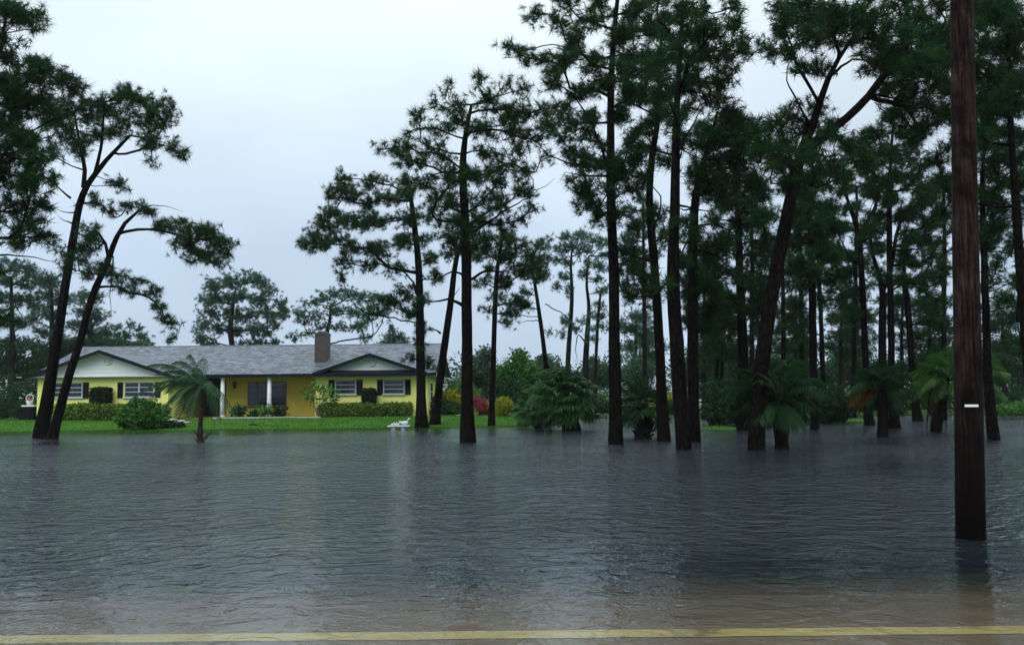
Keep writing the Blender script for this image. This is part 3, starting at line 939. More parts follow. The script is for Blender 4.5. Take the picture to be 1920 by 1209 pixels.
def tufts(C, A, rng, m=34, L=0.24, w=0.013, spread=0.85, wind=(-0.25, 0, -0.05)):
    """starbursts of needles"""
    n = len(C)
    rd = unit(rng.normal(size=(n, m, 3)))
    d = unit(A[:, None, :] * (1 - spread * 0.45) + rd * spread + np.array(wind)[None, None, :])
    base = C[:, None, :] + A[:, None, :] * rng.uniform(-0.7, 0.15, (n, m, 1)) * L * 0.7
    ln = L * rng.uniform(0.65, 1.15, (n, m, 1)) * rng.uniform(0.62, 1.25, (n, 1, 1))
    tip = base + d * ln
    tip[:, :, 2] -= 0.18 * ln[:, :, 0] * rng.random((n, m))
    sd = unit(np.cross(d, unit(rng.normal(size=(n, m, 3))))) * w / 2
    V = np.stack([base - sd, base + sd, tip], 2).reshape(-1, 3)
    return V, np.arange(len(V)).reshape(-1, 3)


DENS = 6.0


def grow(trunk, clumps, rng, tuft_r, dens, zmin, bf=0.35, sub_per=4.0):
    """skeleton grown from trunk nodes to the clumps and to twigs inside them.
    clumps: (k,6) centre xyz + half sizes. Returns nodes, parents, tuft centres, axes"""
    pos = [t[:3] for t in trunk]; par = [i - 1 for i in range(len(trunk))]
    path = [0.25 * max(0.0, t[2] - trunk[0][2]) * 0 for t in trunk]
    ntr = len(trunk)
    ok = [t[2] > zmin for t in trunk]

    def add(target, lo, curve):
        Pn = np.array(pos); d = Pn - target
        dist = np.linalg.norm(d, axis=1)
        cost = dist + bf * np.array(path) + 0.9 * np.maximum(0, d[:, 2] + 0.05)
        cost[~np.array(ok)] = 1e9
        if lo:
            cost[:ntr] *= 1.25
        i = int(np.argmin(cost))
        p0, L = Pn[i], dist[i]
        if L < 0.04:
            return i
        if i < ntr:
            dr = target - p0; dr[2] *= 0.2; dr = unit(dr); dr[2] += rng.uniform(-0.05, 0.35)
        else:
            dr = unit(Pn[i] - Pn[par[i]])
        c = p0 + dr * L * curve + rng.normal(0, 0.07 * L, 3)
        k = max(1, int(math.ceil(L / 0.42)))
        prev = i
        for j in range(1, k + 1):
            t = j / k
            q = (1 - t) ** 2 * p0 + 2 * t * (1 - t) * c + t * t * target
            if j < k:
                q = q + rng.normal(0, 0.028, 3)
            pos.append(q); par.append(prev); path.append(path[prev] + L / k); ok.append(True)
            prev = len(pos) - 1
        return prev

    tx, ty = np.mean([t[0] for t in trunk[ntr // 2:]]), np.mean([t[1] for t in trunk[ntr // 2:]])
    trk = np.array([t[:3] for t in trunk])
    dmin = [np.min(np.linalg.norm(trk - c[:3], axis=1)) for c in clumps]
    TC, TA = [], []
    order = np.argsort(dmin)
    for ci in order:
        c = clumps[ci]
        add(c[:3] - np.array([0, 0, 0.25 * c[5]]), False, 0.5)
    for ci in order:
        c = clumps[ci]
        n = max(6, int(DENS * dens * (c[3] * c[5]) / tuft_r ** 2))
        ns = max(2, int(n / sub_per))
        u = unit(rng.normal(size=(ns, 3))) * (rng.random((ns, 1)) ** 0.45)
        S = c[:3] + u * c[3:6]
        S = S[np.argsort(np.linalg.norm(u, axis=1))]
        for s in S:
            e = add(s, True, 0.45)
            d = unit(pos[e] - pos[par[e]]) if par[e] >= 0 else np.array([0, 0, 1.0])
            ax = unit(d + np.array([0, 0, 0.35]))
            TC.append(pos[e]); TA.append(ax)
            for _ in range(int(rng.integers(max(1, int(sub_per) - 2), int(sub_per) + 1))):
                off = rng.normal(0, 0.62 * tuft_r, 3) - d * rng.uniform(0, 1.6) * tuft_r
                TC.append(pos[e] + off); TA.append(unit(ax + rng.normal(0, 0.6, 3)))
    return np.array(pos), np.array(par), ntr, np.array(TC), np.array(TA)


def radii(par, ntr, tip=0.0075, ex=2.15):
    n = len(par)
    r = np.zeros(n); acc = np.zeros(n)
    for i in range(n - 1, ntr - 1, -1):
        r[i] = max(tip ** ex, acc[i]) ** (1 / ex)
        acc[par[i]] += r[i] ** ex
    return r


def pine(label, trunk_px, clumps_px=(), regions=(), seed=1, Y=None, depth=1.6, front=True, mat='needle', bark='bark', dens=2.3,
         tuft_r=0.22, m=28, w=0.019, L=0.30, group=None, tip=0.010, zmin_px=None, forks=(), dead=(), z_base=-0.45, name='pine_tree', clump_r=(20, 34), spread=0.9):
    rng = np.random.default_rng(seed)
    if Y is None:
        Y = G(trunk_px[0][0], trunk_px[0][1])[1]
    s = FPX / Y
    tp = []
    for (px, py, wd) in trunk_px:
        p = P(px, py, Y)
        tp.append([p[0], Y, p[2], wd / s / 2 / math.hypot(1, (px - 960) / FPX)])
    b = tp[0]
    low = [b[0] - (tp[1][0] - b[0]) * 0.04, Y, z_base, b[3] * 1.08]
    trunk = polyline([low] + tp, 0.4)
    nz = rng.normal(0, 1, (len(trunk), 2)); nz = np.cumsum(nz, 0) * 0.012; nz -= nz[0]
    trunk[:, 1] += nz[:, 1] * 1.5
    cl = []
    for (cx, cy, rx, ry, *o) in clumps_px:
        dy = o[0] if o else rng.normal(0, depth * 0.55)
        p = P(cx, cy, Y + dy)
        cl.append([p[0], p[1], p[2], rx * 1.15 / s, (rx + ry) / 2 * 1.1 / s, ry * 1.35 / s])
    for (cx, cy, rx, ry, n) in regions:
        # spread-out random clump centres in the ellipse
        pts = []
        for _ in range(n):
            best, bd = None, -1
            for _t in range(8):
                a, rr = rng.uniform(0, 6.283), math.sqrt(rng.random())
                q = np.array([cx + rx * rr * math.cos(a), cy + ry * rr * math.sin(a)])
                dd = min([np.linalg.norm(q - z) for z in pts] or [1e3])
                if dd > bd:
                    best, bd = q, dd
            pts.append(best)
        for q in pts:
            r1 = rng.uniform(*clump_r)
            dy = rng.uniform(-1, 1) * depth * 1.2
            p = P(q[0], q[1], Y + dy)
            cl.append([p[0], p[1], p[2], r1 / s, r1 / s, r1 * rng.uniform(0.5, 0.75) / s])
    cl = np.array(cl)
    low_c = cl[:, 2].min()
    zmin = P(0, zmin_px, Y)[2] if zmin_px else low_c - 1.2
    zmin = min(zmin, trunk[-1][2] - 0.8)
    # forks: extra stems that the crown may grow from
    stem_extra = []
    for fk in forks:
        stem_extra.append(polyline([[P(px, py, Y)[0], Y + dy, P(px, py, Y)[2], wd / s / 2] for (px, py, wd, dy) in fk], 0.4))
    all_tr = np.concatenate([trunk] + stem_extra) if stem_extra else trunk
    pos, par, ntr, TC, TA = grow(all_tr, cl, rng, tuft_r, dens, zmin)
    rad = radii(par, ntr, tip)
    cap = 0.72 * np.interp(np.arange(ntr), np.arange(ntr), all_tr[:, 3])
    root = thing(name, (b[0], Y, 0), label, 'pine tree', group)
    V, F = trunk_mesh(trunk, rng, 14 if front else 9)
    Vs, Fs = [V], [F]
    for st in stem_extra:
        v, f = trunk_mesh(st, rng, 12, False)
        Fs.append(f + sum(len(x) for x in Vs)); Vs.append(v)
    # edges of branches
    ids = np.arange(ntr, len(par))
    top = ids.copy(); tops = np.zeros(len(par), int)
    for i in ids:
        tops[i] = i if par[i] < ntr else tops[par[i]]
    r1 = rad[ids]
    pr = par[ids]
    r0 = np.where(pr >= ntr, np.minimum(rad[pr], r1 * 1.35), np.minimum(r1 * 1.45, all_tr[np.minimum(pr, ntr - 1), 3] * 0.8))
    r1 = np.minimum(r1, r0)
    if front:
        big = {}
        for t in set(tops[ids]):
            big[t] = ids[tops[ids] == t]
        for t, ii in big.items():
            k = ii - ntr
            v, f = frusta(pos[par[ii]], pos[ii], r0[k], r1[k], 5 if rad[t] > 0.03 else 4)
            link('branch', mesh_np('branch', v, f, True), M[bark], root)
    else:
        v, f = frusta(pos[par[ids]], pos[ids], r0, r1, 3 if tip > 0.012 else 4)
        Fs2 = f + sum(len(x) for x in Vs)
        Vs.append(v); Fs.append(Fs2)
    link('trunk', mesh_np('trunk', np.concatenate(Vs), np.concatenate(Fs), True), M[bark], root)
    for dd in dead:     # bare dead limbs
        mm = MB()
        dp = polyline([list(P(px, py, Y + dy)) + [wd * 0.8 / s / 2] for (px, py, wd, dy) in dd], 0.22)
        dp[1:-1, :3] += rng.normal(0, 0.022, (len(dp) - 2, 3))
        dp[:, 3] *= np.linspace(1.0, 0.45, len(dp))
        mm.tube([q[:3] for q in dp], [q[3] for q in dp], 6)
        mm.build('branch', M[bark], root, True)
    v, f = tufts(TC, TA, rng, m, L, w, spread)
    link('crown', mesh_np('crown', v, f), M[mat], root, 'stuff')
    return root


# --- the two leaning pines on the left
pine('tall sinuous pine leaning right at the left water edge, left of the pair',
     [(77, 820, 32), (96, 700, 22), (105, 640, 19.5), (115, 580, 18), (127, 503, 16.5), (140, 423, 15), (153, 365, 13), (175, 328, 11), (212, 286, 8), (243, 254, 5)],
     [(250, 180, 32, 14), (300, 195, 30, 16), (205, 195, 34, 18), (160, 215, 34, 20), (262, 215, 40, 18), (310, 225, 26, 18), (235, 172, 14, 10),
      (338, 284, 20, 12), (322, 272, 16, 10), (275, 270, 22, 10), (130, 190, 36, 20), (128, 255, 32, 18), (152, 280, 28, 15), (215, 235, 30, 16),
      (175, 250, 26, 14), (285, 300, 12, 9), (210, 338, 18, 10), (228, 345, 14, 9), (188, 372, 22, 12), (205, 395, 18, 10), (238, 384, 24, 8), (280, 390, 22, 8),
      (100, 225, 28, 18), (105, 290, 22, 14), (150, 462, 14, 12), (112, 470, 16, 12)],
     regions=[(220, 230, 110, 60, 8)], forks=([(157, 352, 9, 0), (156, 318, 7.5, .15), (146, 280, 6, .3), (136, 240, 4.5, .4), (130, 205, 3, .4)], [(178, 326, 7, 0), (196, 280, 5.5, -.3), (204, 235, 4, -.5), (206, 200, 3, -.5)]), seed=3, depth=1.5, dens=1.45, zmin_px=470,
     dead=([(146, 400, 5, 0), (120, 398, 3, .2), (104, 392, 1.5, .3)], [(133, 372, 6, 0), (110, 350, 4, -.3), (75, 325, 2, -.5)],
           [(138, 420, 5, 0), (118, 414, 3, .2), (108, 404, 1.4, .2)]))
pine('slimmer leaning pine crossing in front of the yellow gable, the right of the left pair',
     [(99, 818, 20), (127, 706, 17), (148, 640, 15), (169, 561, 14), (196, 497, 12), (217, 444, 10), (233, 418, 8), (259, 394, 5)],
     [(300, 418, 20, 12), (330, 420, 30, 15), (365, 430, 30, 15), (400, 440, 28, 16), (425, 455, 16, 14), (355, 455, 28, 10), (385, 480, 26, 12), (410, 492, 22, 9), (330, 452, 22, 9),
      (220, 515, 24, 13), (255, 528, 26, 12), (285, 545, 24, 12), (300, 575, 20, 11), (310, 600, 18, 10), (328, 603, 12, 8), (325, 634, 16, 7), (240, 545, 18, 9),
      (160, 440, 22, 15), (175, 465, 26, 14), (145, 480, 20, 14), (190, 500, 22, 12), (165, 510, 16, 12), (130, 500, 16, 12), (275, 398, 22, 8), (170, 425, 14, 10)],
     regions=[(370, 450, 60, 30, 4)], forks=([(203, 482, 7, 0), (193, 455, 5.5, .2), (176, 432, 4, .3)], [(222, 438, 6, 0), (262, 432, 5, -.2), (310, 436, 4, -.4), (365, 452, 3, -.5)]), seed=8, Y=34.2, depth=1.2, dens=1.45, zmin_px=560,
     dead=([(259, 394, 4, 0), (300, 384, 2.5, .2), (345, 398, 1.2, .3)], [(212, 480, 4, .1), (208, 540, 3, .2), (207, 600, 1.5, .2)], [(180, 560, 4, 0), (205, 555, 2, .2)]))
# --- near pine standing left of the frame
pine('near pine at the left picture edge, its dark boughs hanging in from outside',
     [(-95, 850, 40), (-90, 600, 32), (-84, 400, 28), (-80, 200, 22), (-70, 40, 14), (-60, -60, 8)],
     [(20, 15, 50, 22), (66, 28, 30, 16), (20, 100, 34, 30), (62, 135, 46, 22), (112, 150, 42, 16), (145, 152, 20, 10), (30, 185, 45, 26), (85, 190, 44, 20),
      (25, 250, 46, 28), (62, 265, 36, 22), (20, 320, 46, 26), (62, 340, 36, 22), (86, 385, 24, 16), (30, 390, 40, 24), (64, 425, 40, 18), (16, 440, 28, 18), (95, 440, 22, 12),
      (8, 590, 20, 22), (-20, 60, 40, 30), (-20, 300, 40, 40), (-10, 150, 40, 30), (0, 215, 30, 20), (95, 330, 20, 14), (60, 300, 30, 18), (-10, 500, 24, 20), (110, 215, 26, 14)],
     regions=[(30, 220, 80, 220, 14)], seed=21, Y=24.0, depth=1.3, dens=1.8, zmin_px=640,
     dead=([(-84, 500, 12, 0), (-20, 480, 7, .2), (50, 482, 5, .3), (110, 493, 2.5, .3)],))
# --- centre group
pine('large dark pine with straight trunk and broad rounded crown in the centre',
     [(878, 828, 29), (876, 740, 22), (876, 640, 20), (874, 500, 19), (871, 400, 17), (868, 320, 14), (872, 260, 10), (884, 195, 5)],
     [(897, 150, 16, 11), (839, 158, 14, 10), (818, 186, 14, 10), (863, 186, 14, 9), (789, 212, 20, 12), (776, 240, 18, 11), (741, 272, 20, 11), (709, 279, 18, 9), (948, 155, 18, 11),
      (980, 165, 22, 12), (910, 182, 22, 14), (937, 201, 28, 16), (966, 205, 28, 16), (1000, 222, 26, 16), (868, 222, 26, 14), (831, 242, 28, 14), (905, 235, 30, 16), (960, 245, 32, 18),
      (995, 262, 26, 14), (1020, 200, 24, 14), (1025, 240, 20, 14), (756, 296, 24, 13), (790, 303, 26, 14), (835, 290, 24, 12), (915, 284, 28, 15), (955, 296, 30, 16), (988, 318, 22, 12), (800, 338, 28, 15), (840, 335, 28, 15),
      (884, 325, 30, 16), (932, 338, 30, 16), (820, 370, 28, 14), (980, 355, 24, 13), (1000, 381, 16, 10), (860, 375, 30, 14), (905, 370, 30, 14), (945, 380, 26, 14), (760, 335, 24, 12), (830, 410, 26, 13), (880, 415, 28, 14), (930, 418, 28, 13),
      (900, 450, 28, 12), (850, 450, 24, 12), (975, 408, 22, 12), (795, 270, 18, 10)],
     regions=[(890, 290, 130, 110, 12)], seed=14, depth=1.9, dens=1.45, zmin_px=560, clump_r=(18, 30),
     dead=([(872, 575, 10, 0), (840, 562, 8, -.2), (800, 568, 5, -.5)], [(874, 520, 8, 0), (848, 510, 6, .3), (812, 530, 3, .6)],
           [(878, 525, 9, 0), (915, 508, 7, -.2), (960, 512, 4, -.4)], [(880, 440, 9, 0), (940, 400, 6, .3), (1000, 365, 4, .5), (1040, 335, 2, .6)]))
pine('pine with wide one-sided crown reaching left over the house roof',
     [(790, 802, 26), (790, 740, 17), (788, 640, 15.5), (787, 560, 14), (783, 480, 12.5), (776, 410, 10), (768, 350, 6)],
     [(640, 333, 22, 12), (619, 363, 22, 14), (656, 358, 26, 14), (699, 335, 26, 14), (690, 378, 30, 15), (728, 368, 26, 14), (765, 355, 24, 14), (609, 428, 28, 13), (574, 450, 16, 11), (596, 448, 24, 12),
      (638, 446, 28, 15), (646, 484, 20, 14), (640, 512, 14, 12), (690, 495, 26, 11), (712, 466, 26, 13), (752, 452, 26, 13), (667, 415, 30, 15), (715, 412, 28, 15), (760, 408, 26, 14), (805, 398, 24, 13), (740, 500, 22, 11),
      (800, 445, 22, 13), (765, 545, 26, 15), (728, 560, 26, 15), (700, 585, 22, 13), (765, 585, 26, 14), (795, 610, 20, 16), (790, 560, 18, 14), (815, 520, 18, 12), (790, 650, 14, 16), (805, 680, 12, 12), (770, 670, 10, 10), (625, 395, 20, 10), (810, 480, 20, 12)],
     regions=[(690, 420, 110, 80, 10)], seed=17, depth=2.0, dens=1.45, zmin_px=690,
     dead=([(786, 560, 7, 0), (768, 520, 5, -.2), (738, 500, 4, -.3), (690, 478, 2, -.4)],))
pine('thin pine leaning right between the end of the house and the central pine',
     [(816, 798, 22), (820, 760, 15), (828, 690, 14.5), (843, 580, 12.5), (852, 510, 10), (860, 470, 8), (872, 430, 5)],
     [(870, 430, 22, 13), (845, 440, 22, 12), (895, 445, 22, 12), (880, 468, 22, 11), (840, 468, 18, 10), (905, 410, 18, 10), (860, 405, 18, 10)],
     seed=19, depth=1.3, dens=2.0, zmin_px=560,
     dead=([(826, 625, 6, 0), (812, 617, 4, .1), (800, 619, 3, .2)], [(848, 560, 4, 0), (862, 540, 2, .1)]))
pine('slender upright pine on the shore right of the red shrub, its crown hanging low',
     [(922, 799, 14), (923, 740, 11), (926, 640, 9.5), (929, 560, 9), (932, 510, 8), (938, 470, 6), (946, 430, 4)],
     [(937, 447, 24, 12), (978, 458, 26, 13), (1014, 455, 22, 12), (908, 462, 20, 11), (995, 476, 22, 11), (955, 482, 24, 11), (921, 506, 20, 11), (900, 529, 16, 10), (937, 556, 20, 10), (972, 560, 22, 10), (958, 580, 18, 9),
      (988, 570, 16, 9), (912, 578, 14, 8), (950, 532, 16, 9), (945, 603, 16, 7), (985, 500, 20, 10), (1005, 520, 14, 9)],
     regions=[(960, 480, 70, 50, 6)], seed=23, depth=1.5, dens=1.45, zmin_px=640)
pine('thin leaning pine rising behind the big fan palm, with a short bare stub',
     [(1028, 735, 12), (1024, 690, 9.5), (1018, 640, 8.5), (1010, 580, 7.5), (1004, 540, 6), (998, 500, 4)],
     [(1000, 492, 18, 11), (980, 510, 18, 9), (1012, 515, 14, 8), (955, 590, 16, 7), (972, 570, 16, 8), (985, 545, 14, 7), (1032, 622, 6, 5), (1022, 480, 16, 10)],
     seed=29, Y=50, depth=1.2, dens=2.0, zmin_px=640, front=False, bark='bark',
     dead=([(1011, 602, 3, 0), (990, 602, 2.5, .2), (971, 606, 1.5, .3)], [(1022, 570, 3, 0), (1050, 585, 3.5, .1), (1066, 598, 4, .2)]))
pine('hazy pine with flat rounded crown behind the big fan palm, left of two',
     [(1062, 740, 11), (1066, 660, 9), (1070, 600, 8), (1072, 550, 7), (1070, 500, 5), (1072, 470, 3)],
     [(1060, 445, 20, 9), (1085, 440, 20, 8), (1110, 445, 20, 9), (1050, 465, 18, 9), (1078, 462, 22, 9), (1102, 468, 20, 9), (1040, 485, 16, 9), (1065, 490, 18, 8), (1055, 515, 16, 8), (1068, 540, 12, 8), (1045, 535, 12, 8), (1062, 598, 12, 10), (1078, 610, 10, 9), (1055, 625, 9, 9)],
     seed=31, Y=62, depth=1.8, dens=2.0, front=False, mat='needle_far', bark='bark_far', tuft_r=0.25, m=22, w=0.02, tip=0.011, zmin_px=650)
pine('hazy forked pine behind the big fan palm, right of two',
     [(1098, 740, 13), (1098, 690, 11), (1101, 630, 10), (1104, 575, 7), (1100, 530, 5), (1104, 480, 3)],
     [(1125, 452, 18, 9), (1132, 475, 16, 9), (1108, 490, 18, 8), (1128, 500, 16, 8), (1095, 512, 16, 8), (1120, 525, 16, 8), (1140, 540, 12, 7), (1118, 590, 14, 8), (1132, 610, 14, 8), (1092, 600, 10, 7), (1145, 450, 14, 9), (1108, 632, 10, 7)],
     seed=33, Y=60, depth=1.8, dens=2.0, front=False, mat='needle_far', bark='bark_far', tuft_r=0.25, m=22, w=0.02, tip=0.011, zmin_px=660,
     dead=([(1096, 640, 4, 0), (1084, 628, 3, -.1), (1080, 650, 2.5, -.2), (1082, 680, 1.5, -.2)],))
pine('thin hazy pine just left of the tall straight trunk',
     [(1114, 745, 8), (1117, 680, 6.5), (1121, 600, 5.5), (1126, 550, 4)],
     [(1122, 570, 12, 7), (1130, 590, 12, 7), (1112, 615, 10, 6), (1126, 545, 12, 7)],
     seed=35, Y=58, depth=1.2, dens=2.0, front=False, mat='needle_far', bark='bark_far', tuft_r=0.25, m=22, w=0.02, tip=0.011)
# --- right stand
pine('tall straight pine first of the right-hand stand, its crown leaving the top of the picture',
     [(1155, 832, 28), (1154, 740, 23), (1152, 640, 21), (1150, 500, 19), (1147, 400, 18), (1146, 300, 16), (1146, 180, 13), (1150, 80, 10), (1160, -20, 7), (1165, -80, 4)],
     [(1000, 30, 22, 12), (1050, 38, 26, 14), (1100, 35, 28, 15), (975, 95, 20, 11), (956, 82, 14, 10), (1012, 108, 24, 12), (1060, 105, 26, 13), (1110, 115, 28, 15), (1165, 60, 30, 15),
      (1080, 65, 24, 12), (1185, 100, 28, 14), (1035, 150, 24, 13), (1082, 168, 28, 15), (1135, 150, 28, 15), (1060, 200, 26, 14), (1104, 216, 28, 15), (1040, 232, 20, 11), (1175, 165, 28, 15), (1160, 210, 28, 14), (1205, 130, 26, 14),
      (1080, 285, 24, 12), (1090, 340, 26, 14), (1135, 298, 26, 14), (1165, 320, 24, 15), (1105, 372, 22, 12), (1138, 360, 22, 14), (1060, 255, 20, 10), (1120, 255, 26, 12), (1180, 260, 24, 12), (1120, 0, 30, 15), (1060, -10, 30, 14), (1190, 10, 30, 15),
      (1170, 400, 22, 12), (1125, 405, 20, 10), (1190, 350, 22, 12), (1085, 385, 16, 9)],
     regions=[(1120, 200, 90, 180, 14)], seed=41, depth=2.0, dens=2.3, zmin_px=430,
     dead=([(1140, 316, 10, 0), (1105, 314, 8, -.3), (1070, 308, 6, -.6), (1030, 290, 4, -.9), (1010, 268, 2.5, -1)], [(1138, 330, 7, 0), (1095, 330, 5, .3), (1062, 322, 3, .5), (1050, 338, 2, .6)],
           [(1142, 275, 7, 0), (1125, 268, 5, .2), (1095, 264, 4, .3), (1058, 262, 2, .4)]))
pine('pine with curving trunk second in the right-hand stand',
     [(1246, 826, 24), (1241, 740, 20), (1238, 680, 19), (1231, 560, 17), (1225, 470, 16), (1218, 380, 14), (1222, 300, 12), (1234, 220, 10), (1236, 140, 7), (1240, 60, 5)],
     [(1225, 60, 28, 15), (1200, 30, 26, 14), (1250, 30, 28, 14), (1215, 110, 28, 15), (1250, 110, 26, 14), (1200, 175, 24, 13), (1240, 180, 26, 14), (1215, 235, 24, 12), (1190, 280, 22, 12), (1170, 470, 26, 14), (1195, 485, 28, 15), (1160, 500, 22, 12),
      (1210, 510, 24, 13), (1185, 530, 22, 11), (1205, 330, 22, 13), (1235, 400, 20, 12), (1190, 425, 22, 12), (1180, 550, 18, 9), (1225, 545, 18, 10)],
     regions=[(1215, 150, 60, 150, 14)], seed=43, depth=1.8, dens=2.2, zmin_px=600)
pine('thickest trunk of the tight trio of pines in the right-hand stand, nearest the camera',
     [(1282, 842, 28), (1277, 760, 28), (1269, 640, 27), (1263, 560, 24), (1262, 480, 22), (1264, 400, 19), (1266, 300, 16), (1269, 200, 13), (1275, 110, 9), (1280, 0, 5)],
     [(1280, 20, 32, 16), (1320, 15, 30, 15), (1300, 60, 30, 15), (1340, 55, 28, 14), (1260, 75, 28, 14), (1290, 110, 30, 15), (1330, 105, 28, 14), (1365, 90, 24, 12), (1390, 70, 20, 10), (1310, 150, 28, 14), (1275, 165, 26, 14), (1350, 150, 24, 12), (1400, 100, 18, 9),
      (1300, 200, 24, 12), (1255, 215, 22, 12), (1335, 190, 22, 11), (1290, 260, 24, 12), (1250, 300, 22, 12), (1245, 440, 22, 13), (1280, 490, 24, 13), (1250, 530, 20, 11), (1290, 410, 20, 11), (1380, 45, 22, 11), (1370, 10, 24, 12), (1240, -10, 28, 14)],
     regions=[(1300, 120, 90, 130, 16)], seed=45, depth=1.8, dens=2.1, zmin_px=590,
     dead=([(1268, 290, 8, 0), (1235, 285, 6, .2), (1215, 270, 3, .4)], [(1270, 385, 7, 0), (1310, 390, 5, -.2), (1340, 400, 3, -.4)], [(1270, 310, 6, 0), (1290, 250, 5, .3), (1330, 190, 3, .5), (1400, 110, 2, .8)]))
pine('right-hand trunk of the tight trio of pines, its crown spreading to the right',
     [(1300, 827, 24), (1299, 740, 21), (1298, 640, 20), (1299, 500, 19), (1301, 400, 17), (1308, 345, 14), (1320, 300, 11), (1335, 250, 7), (1345, 210, 4)],
     [(1345, 240, 30, 16), (1320, 265, 28, 16), (1375, 245, 26, 14), (1400, 270, 26, 14), (1350, 280, 30, 16), (1310, 310, 26, 14), (1380, 305, 26, 14), (1420, 300, 22, 12), (1340, 330, 26, 14), (1410, 335, 24, 13), (1365, 350, 26, 13), (1320, 360, 22, 12), (1430, 360, 20, 11),
      (1300, 440, 22, 13), (1330, 470, 24, 13), (1310, 520, 22, 12), (1340, 540, 20, 11), (1305, 575, 20, 11), (1325, 590, 18, 10), (1290, 545, 18, 11), (1355, 215, 24, 13), (1390, 220, 22, 11), (1425, 250, 20, 11)],
     regions=[(1360, 290, 90, 80, 14), (1320, 520, 50, 90, 9)], seed=47, depth=1.8, dens=2.3, zmin_px=640,
     dead=([(1304, 390, 7, 0), (1285, 395, 5, .1), (1270, 388, 3, .2)], [(1302, 425, 7, 0), (1340, 420, 5, .2), (1375, 440, 3, .4), (1385, 480, 2, .4)], [(1308, 470, 6, 0), (1340, 480, 4, -.2), (1370, 490, 2, -.4)]))
pine('upright pine behind the dark palm, between the trio and the leaning pine',
     [(1395, 790, 26), (1393, 720, 22), (1391, 640, 20), (1388, 540, 16), (1386, 440, 13), (1384, 370, 10), (1382, 330, 6)],
     [(1385, 330, 24, 13), (1360, 385, 24, 13), (1410, 375, 24, 13), (1345, 410, 22, 12), (1425, 400, 22, 12), (1400, 420, 24, 12), (1365, 440, 22, 11), (1430, 450, 24, 13), (1440, 480, 22, 12), (1415, 500, 22, 12), (1350, 460, 22, 12), (1360, 505, 24, 12), (1420, 540, 24, 13), (1435, 565, 22, 12),
      (1345, 545, 22, 12), (1370, 560, 20, 11), (1345, 580, 20, 10), (1410, 575, 20, 11), (1330, 610, 18, 9), (1425, 600, 16, 9)],
     regions=[(1385, 470, 60, 120, 12)], seed=49, Y=36, depth=1.8, dens=2.1, zmin_px=640,
     dead=([(1386, 420, 6, 0), (1355, 412, 5, .2), (1325, 414, 3, .4)], [(1388, 560, 6, 0), (1340, 545, 4, -.3), (1315, 552, 2, -.5)]))
pine('massive pine leaning right in the right-hand stand, forking high up',
     [(1418, 843, 33.4), (1421, 760, 29.9), (1428, 690, 29.0), (1440, 600, 28.2), (1460, 490, 26.4), (1478, 400, 24.6), (1492, 330, 22.9), (1504, 285, 20.2), (1525, 235, 16.7), (1540, 190, 14.1), (1556, 145, 11.4), (1575, 108, 8.8), (1600, 70, 6.2), (1620, 20, 3.5)],
     [(1500, 25, 30, 15), (1545, 20, 32, 15), (1590, 25, 32, 15), (1640, 30, 32, 16), (1470, 50, 24, 13), (1520, 65, 26, 13), (1565, 60, 26, 13), (1690, 40, 34, 17), (1740, 50, 34, 18), (1700, 90, 36, 18), (1745, 110, 34, 18), (1670, 110, 28, 14), (1715, 140, 34, 16), (1760, 160, 28, 16),
      (1660, 165, 26, 12), (1700, 180, 30, 14), (1745, 200, 28, 14), (1670, 215, 26, 12), (1480, 200, 24, 13), (1455, 230, 24, 13), (1470, 265, 26, 14), (1440, 280, 24, 13), (1450, 310, 26, 14), (1470, 340, 24, 13), (1560, 250, 24, 12), (1590, 270, 26, 13), (1550, 290, 24, 12), (1620, 255, 24, 12),
      (1580, 310, 26, 13), (1540, 320, 24, 13), (1620, 295, 24, 12), (1650, 250, 22, 11), (1500, 130, 20, 11), (1480, 90, 20, 11), (1460, 10, 26, 13), (1760, 10, 34, 17), (1700, 0, 34, 16), (1640, 70, 26, 13), (1720, 235, 28, 13)],
     regions=[(1600, 60, 170, 70, 22), (1720, 150, 80, 110, 14), (1540, 270, 110, 70, 12)], seed=51, depth=2.2, dens=2.3, zmin_px=360,
     forks=([(1500, 292, 22, 0), (1535, 262, 17, -.3), (1575, 232, 15, -.5), (1610, 196, 14, -.7), (1640, 155, 13, -.8), (1670, 132, 11, -.9), (1720, 110, 8, -1)],),
     dead=([(1522, 240, 9, 0), (1495, 190, 7, .3), (1475, 150, 5, .4), (1482, 95, 3, .4)], [(1495, 330, 8, 0), (1470, 260, 6, .3), (1430, 215, 3, .5)], [(1560, 140, 9, 0), (1600, 112, 7, .2), (1650, 118, 4, .3)], [(1612, 196, 8, -.7), (1640, 180, 6, -.6), (1700, 190, 4, -.4), (1780, 215, 3, -.2)]))
pine('upright pine right of the leaning trunk, standing behind the dark palm fronds',
     [(1527, 804, 17), (1526, 700, 15), (1524, 600, 14), (1521, 500, 13), (1518, 420, 11), (1516, 370, 6)],
     [(1515, 360, 26, 14), (1545, 385, 24, 13), (1495, 395, 24, 13), (1530, 420, 26, 13), (1560, 430, 24, 12), (1500, 440, 24, 12), (1540, 460, 24, 13), (1505, 485, 22, 12), (1565, 475, 22, 12), (1530, 510, 22, 12), (1500, 530, 20, 11), (1555, 520, 20, 11), (1490, 570, 18, 10), (1540, 560, 18, 10), (1560, 380, 20, 11)],
     regions=[(1525, 450, 50, 90, 10)], seed=53, depth=1.7, dens=2.2, zmin_px=620)
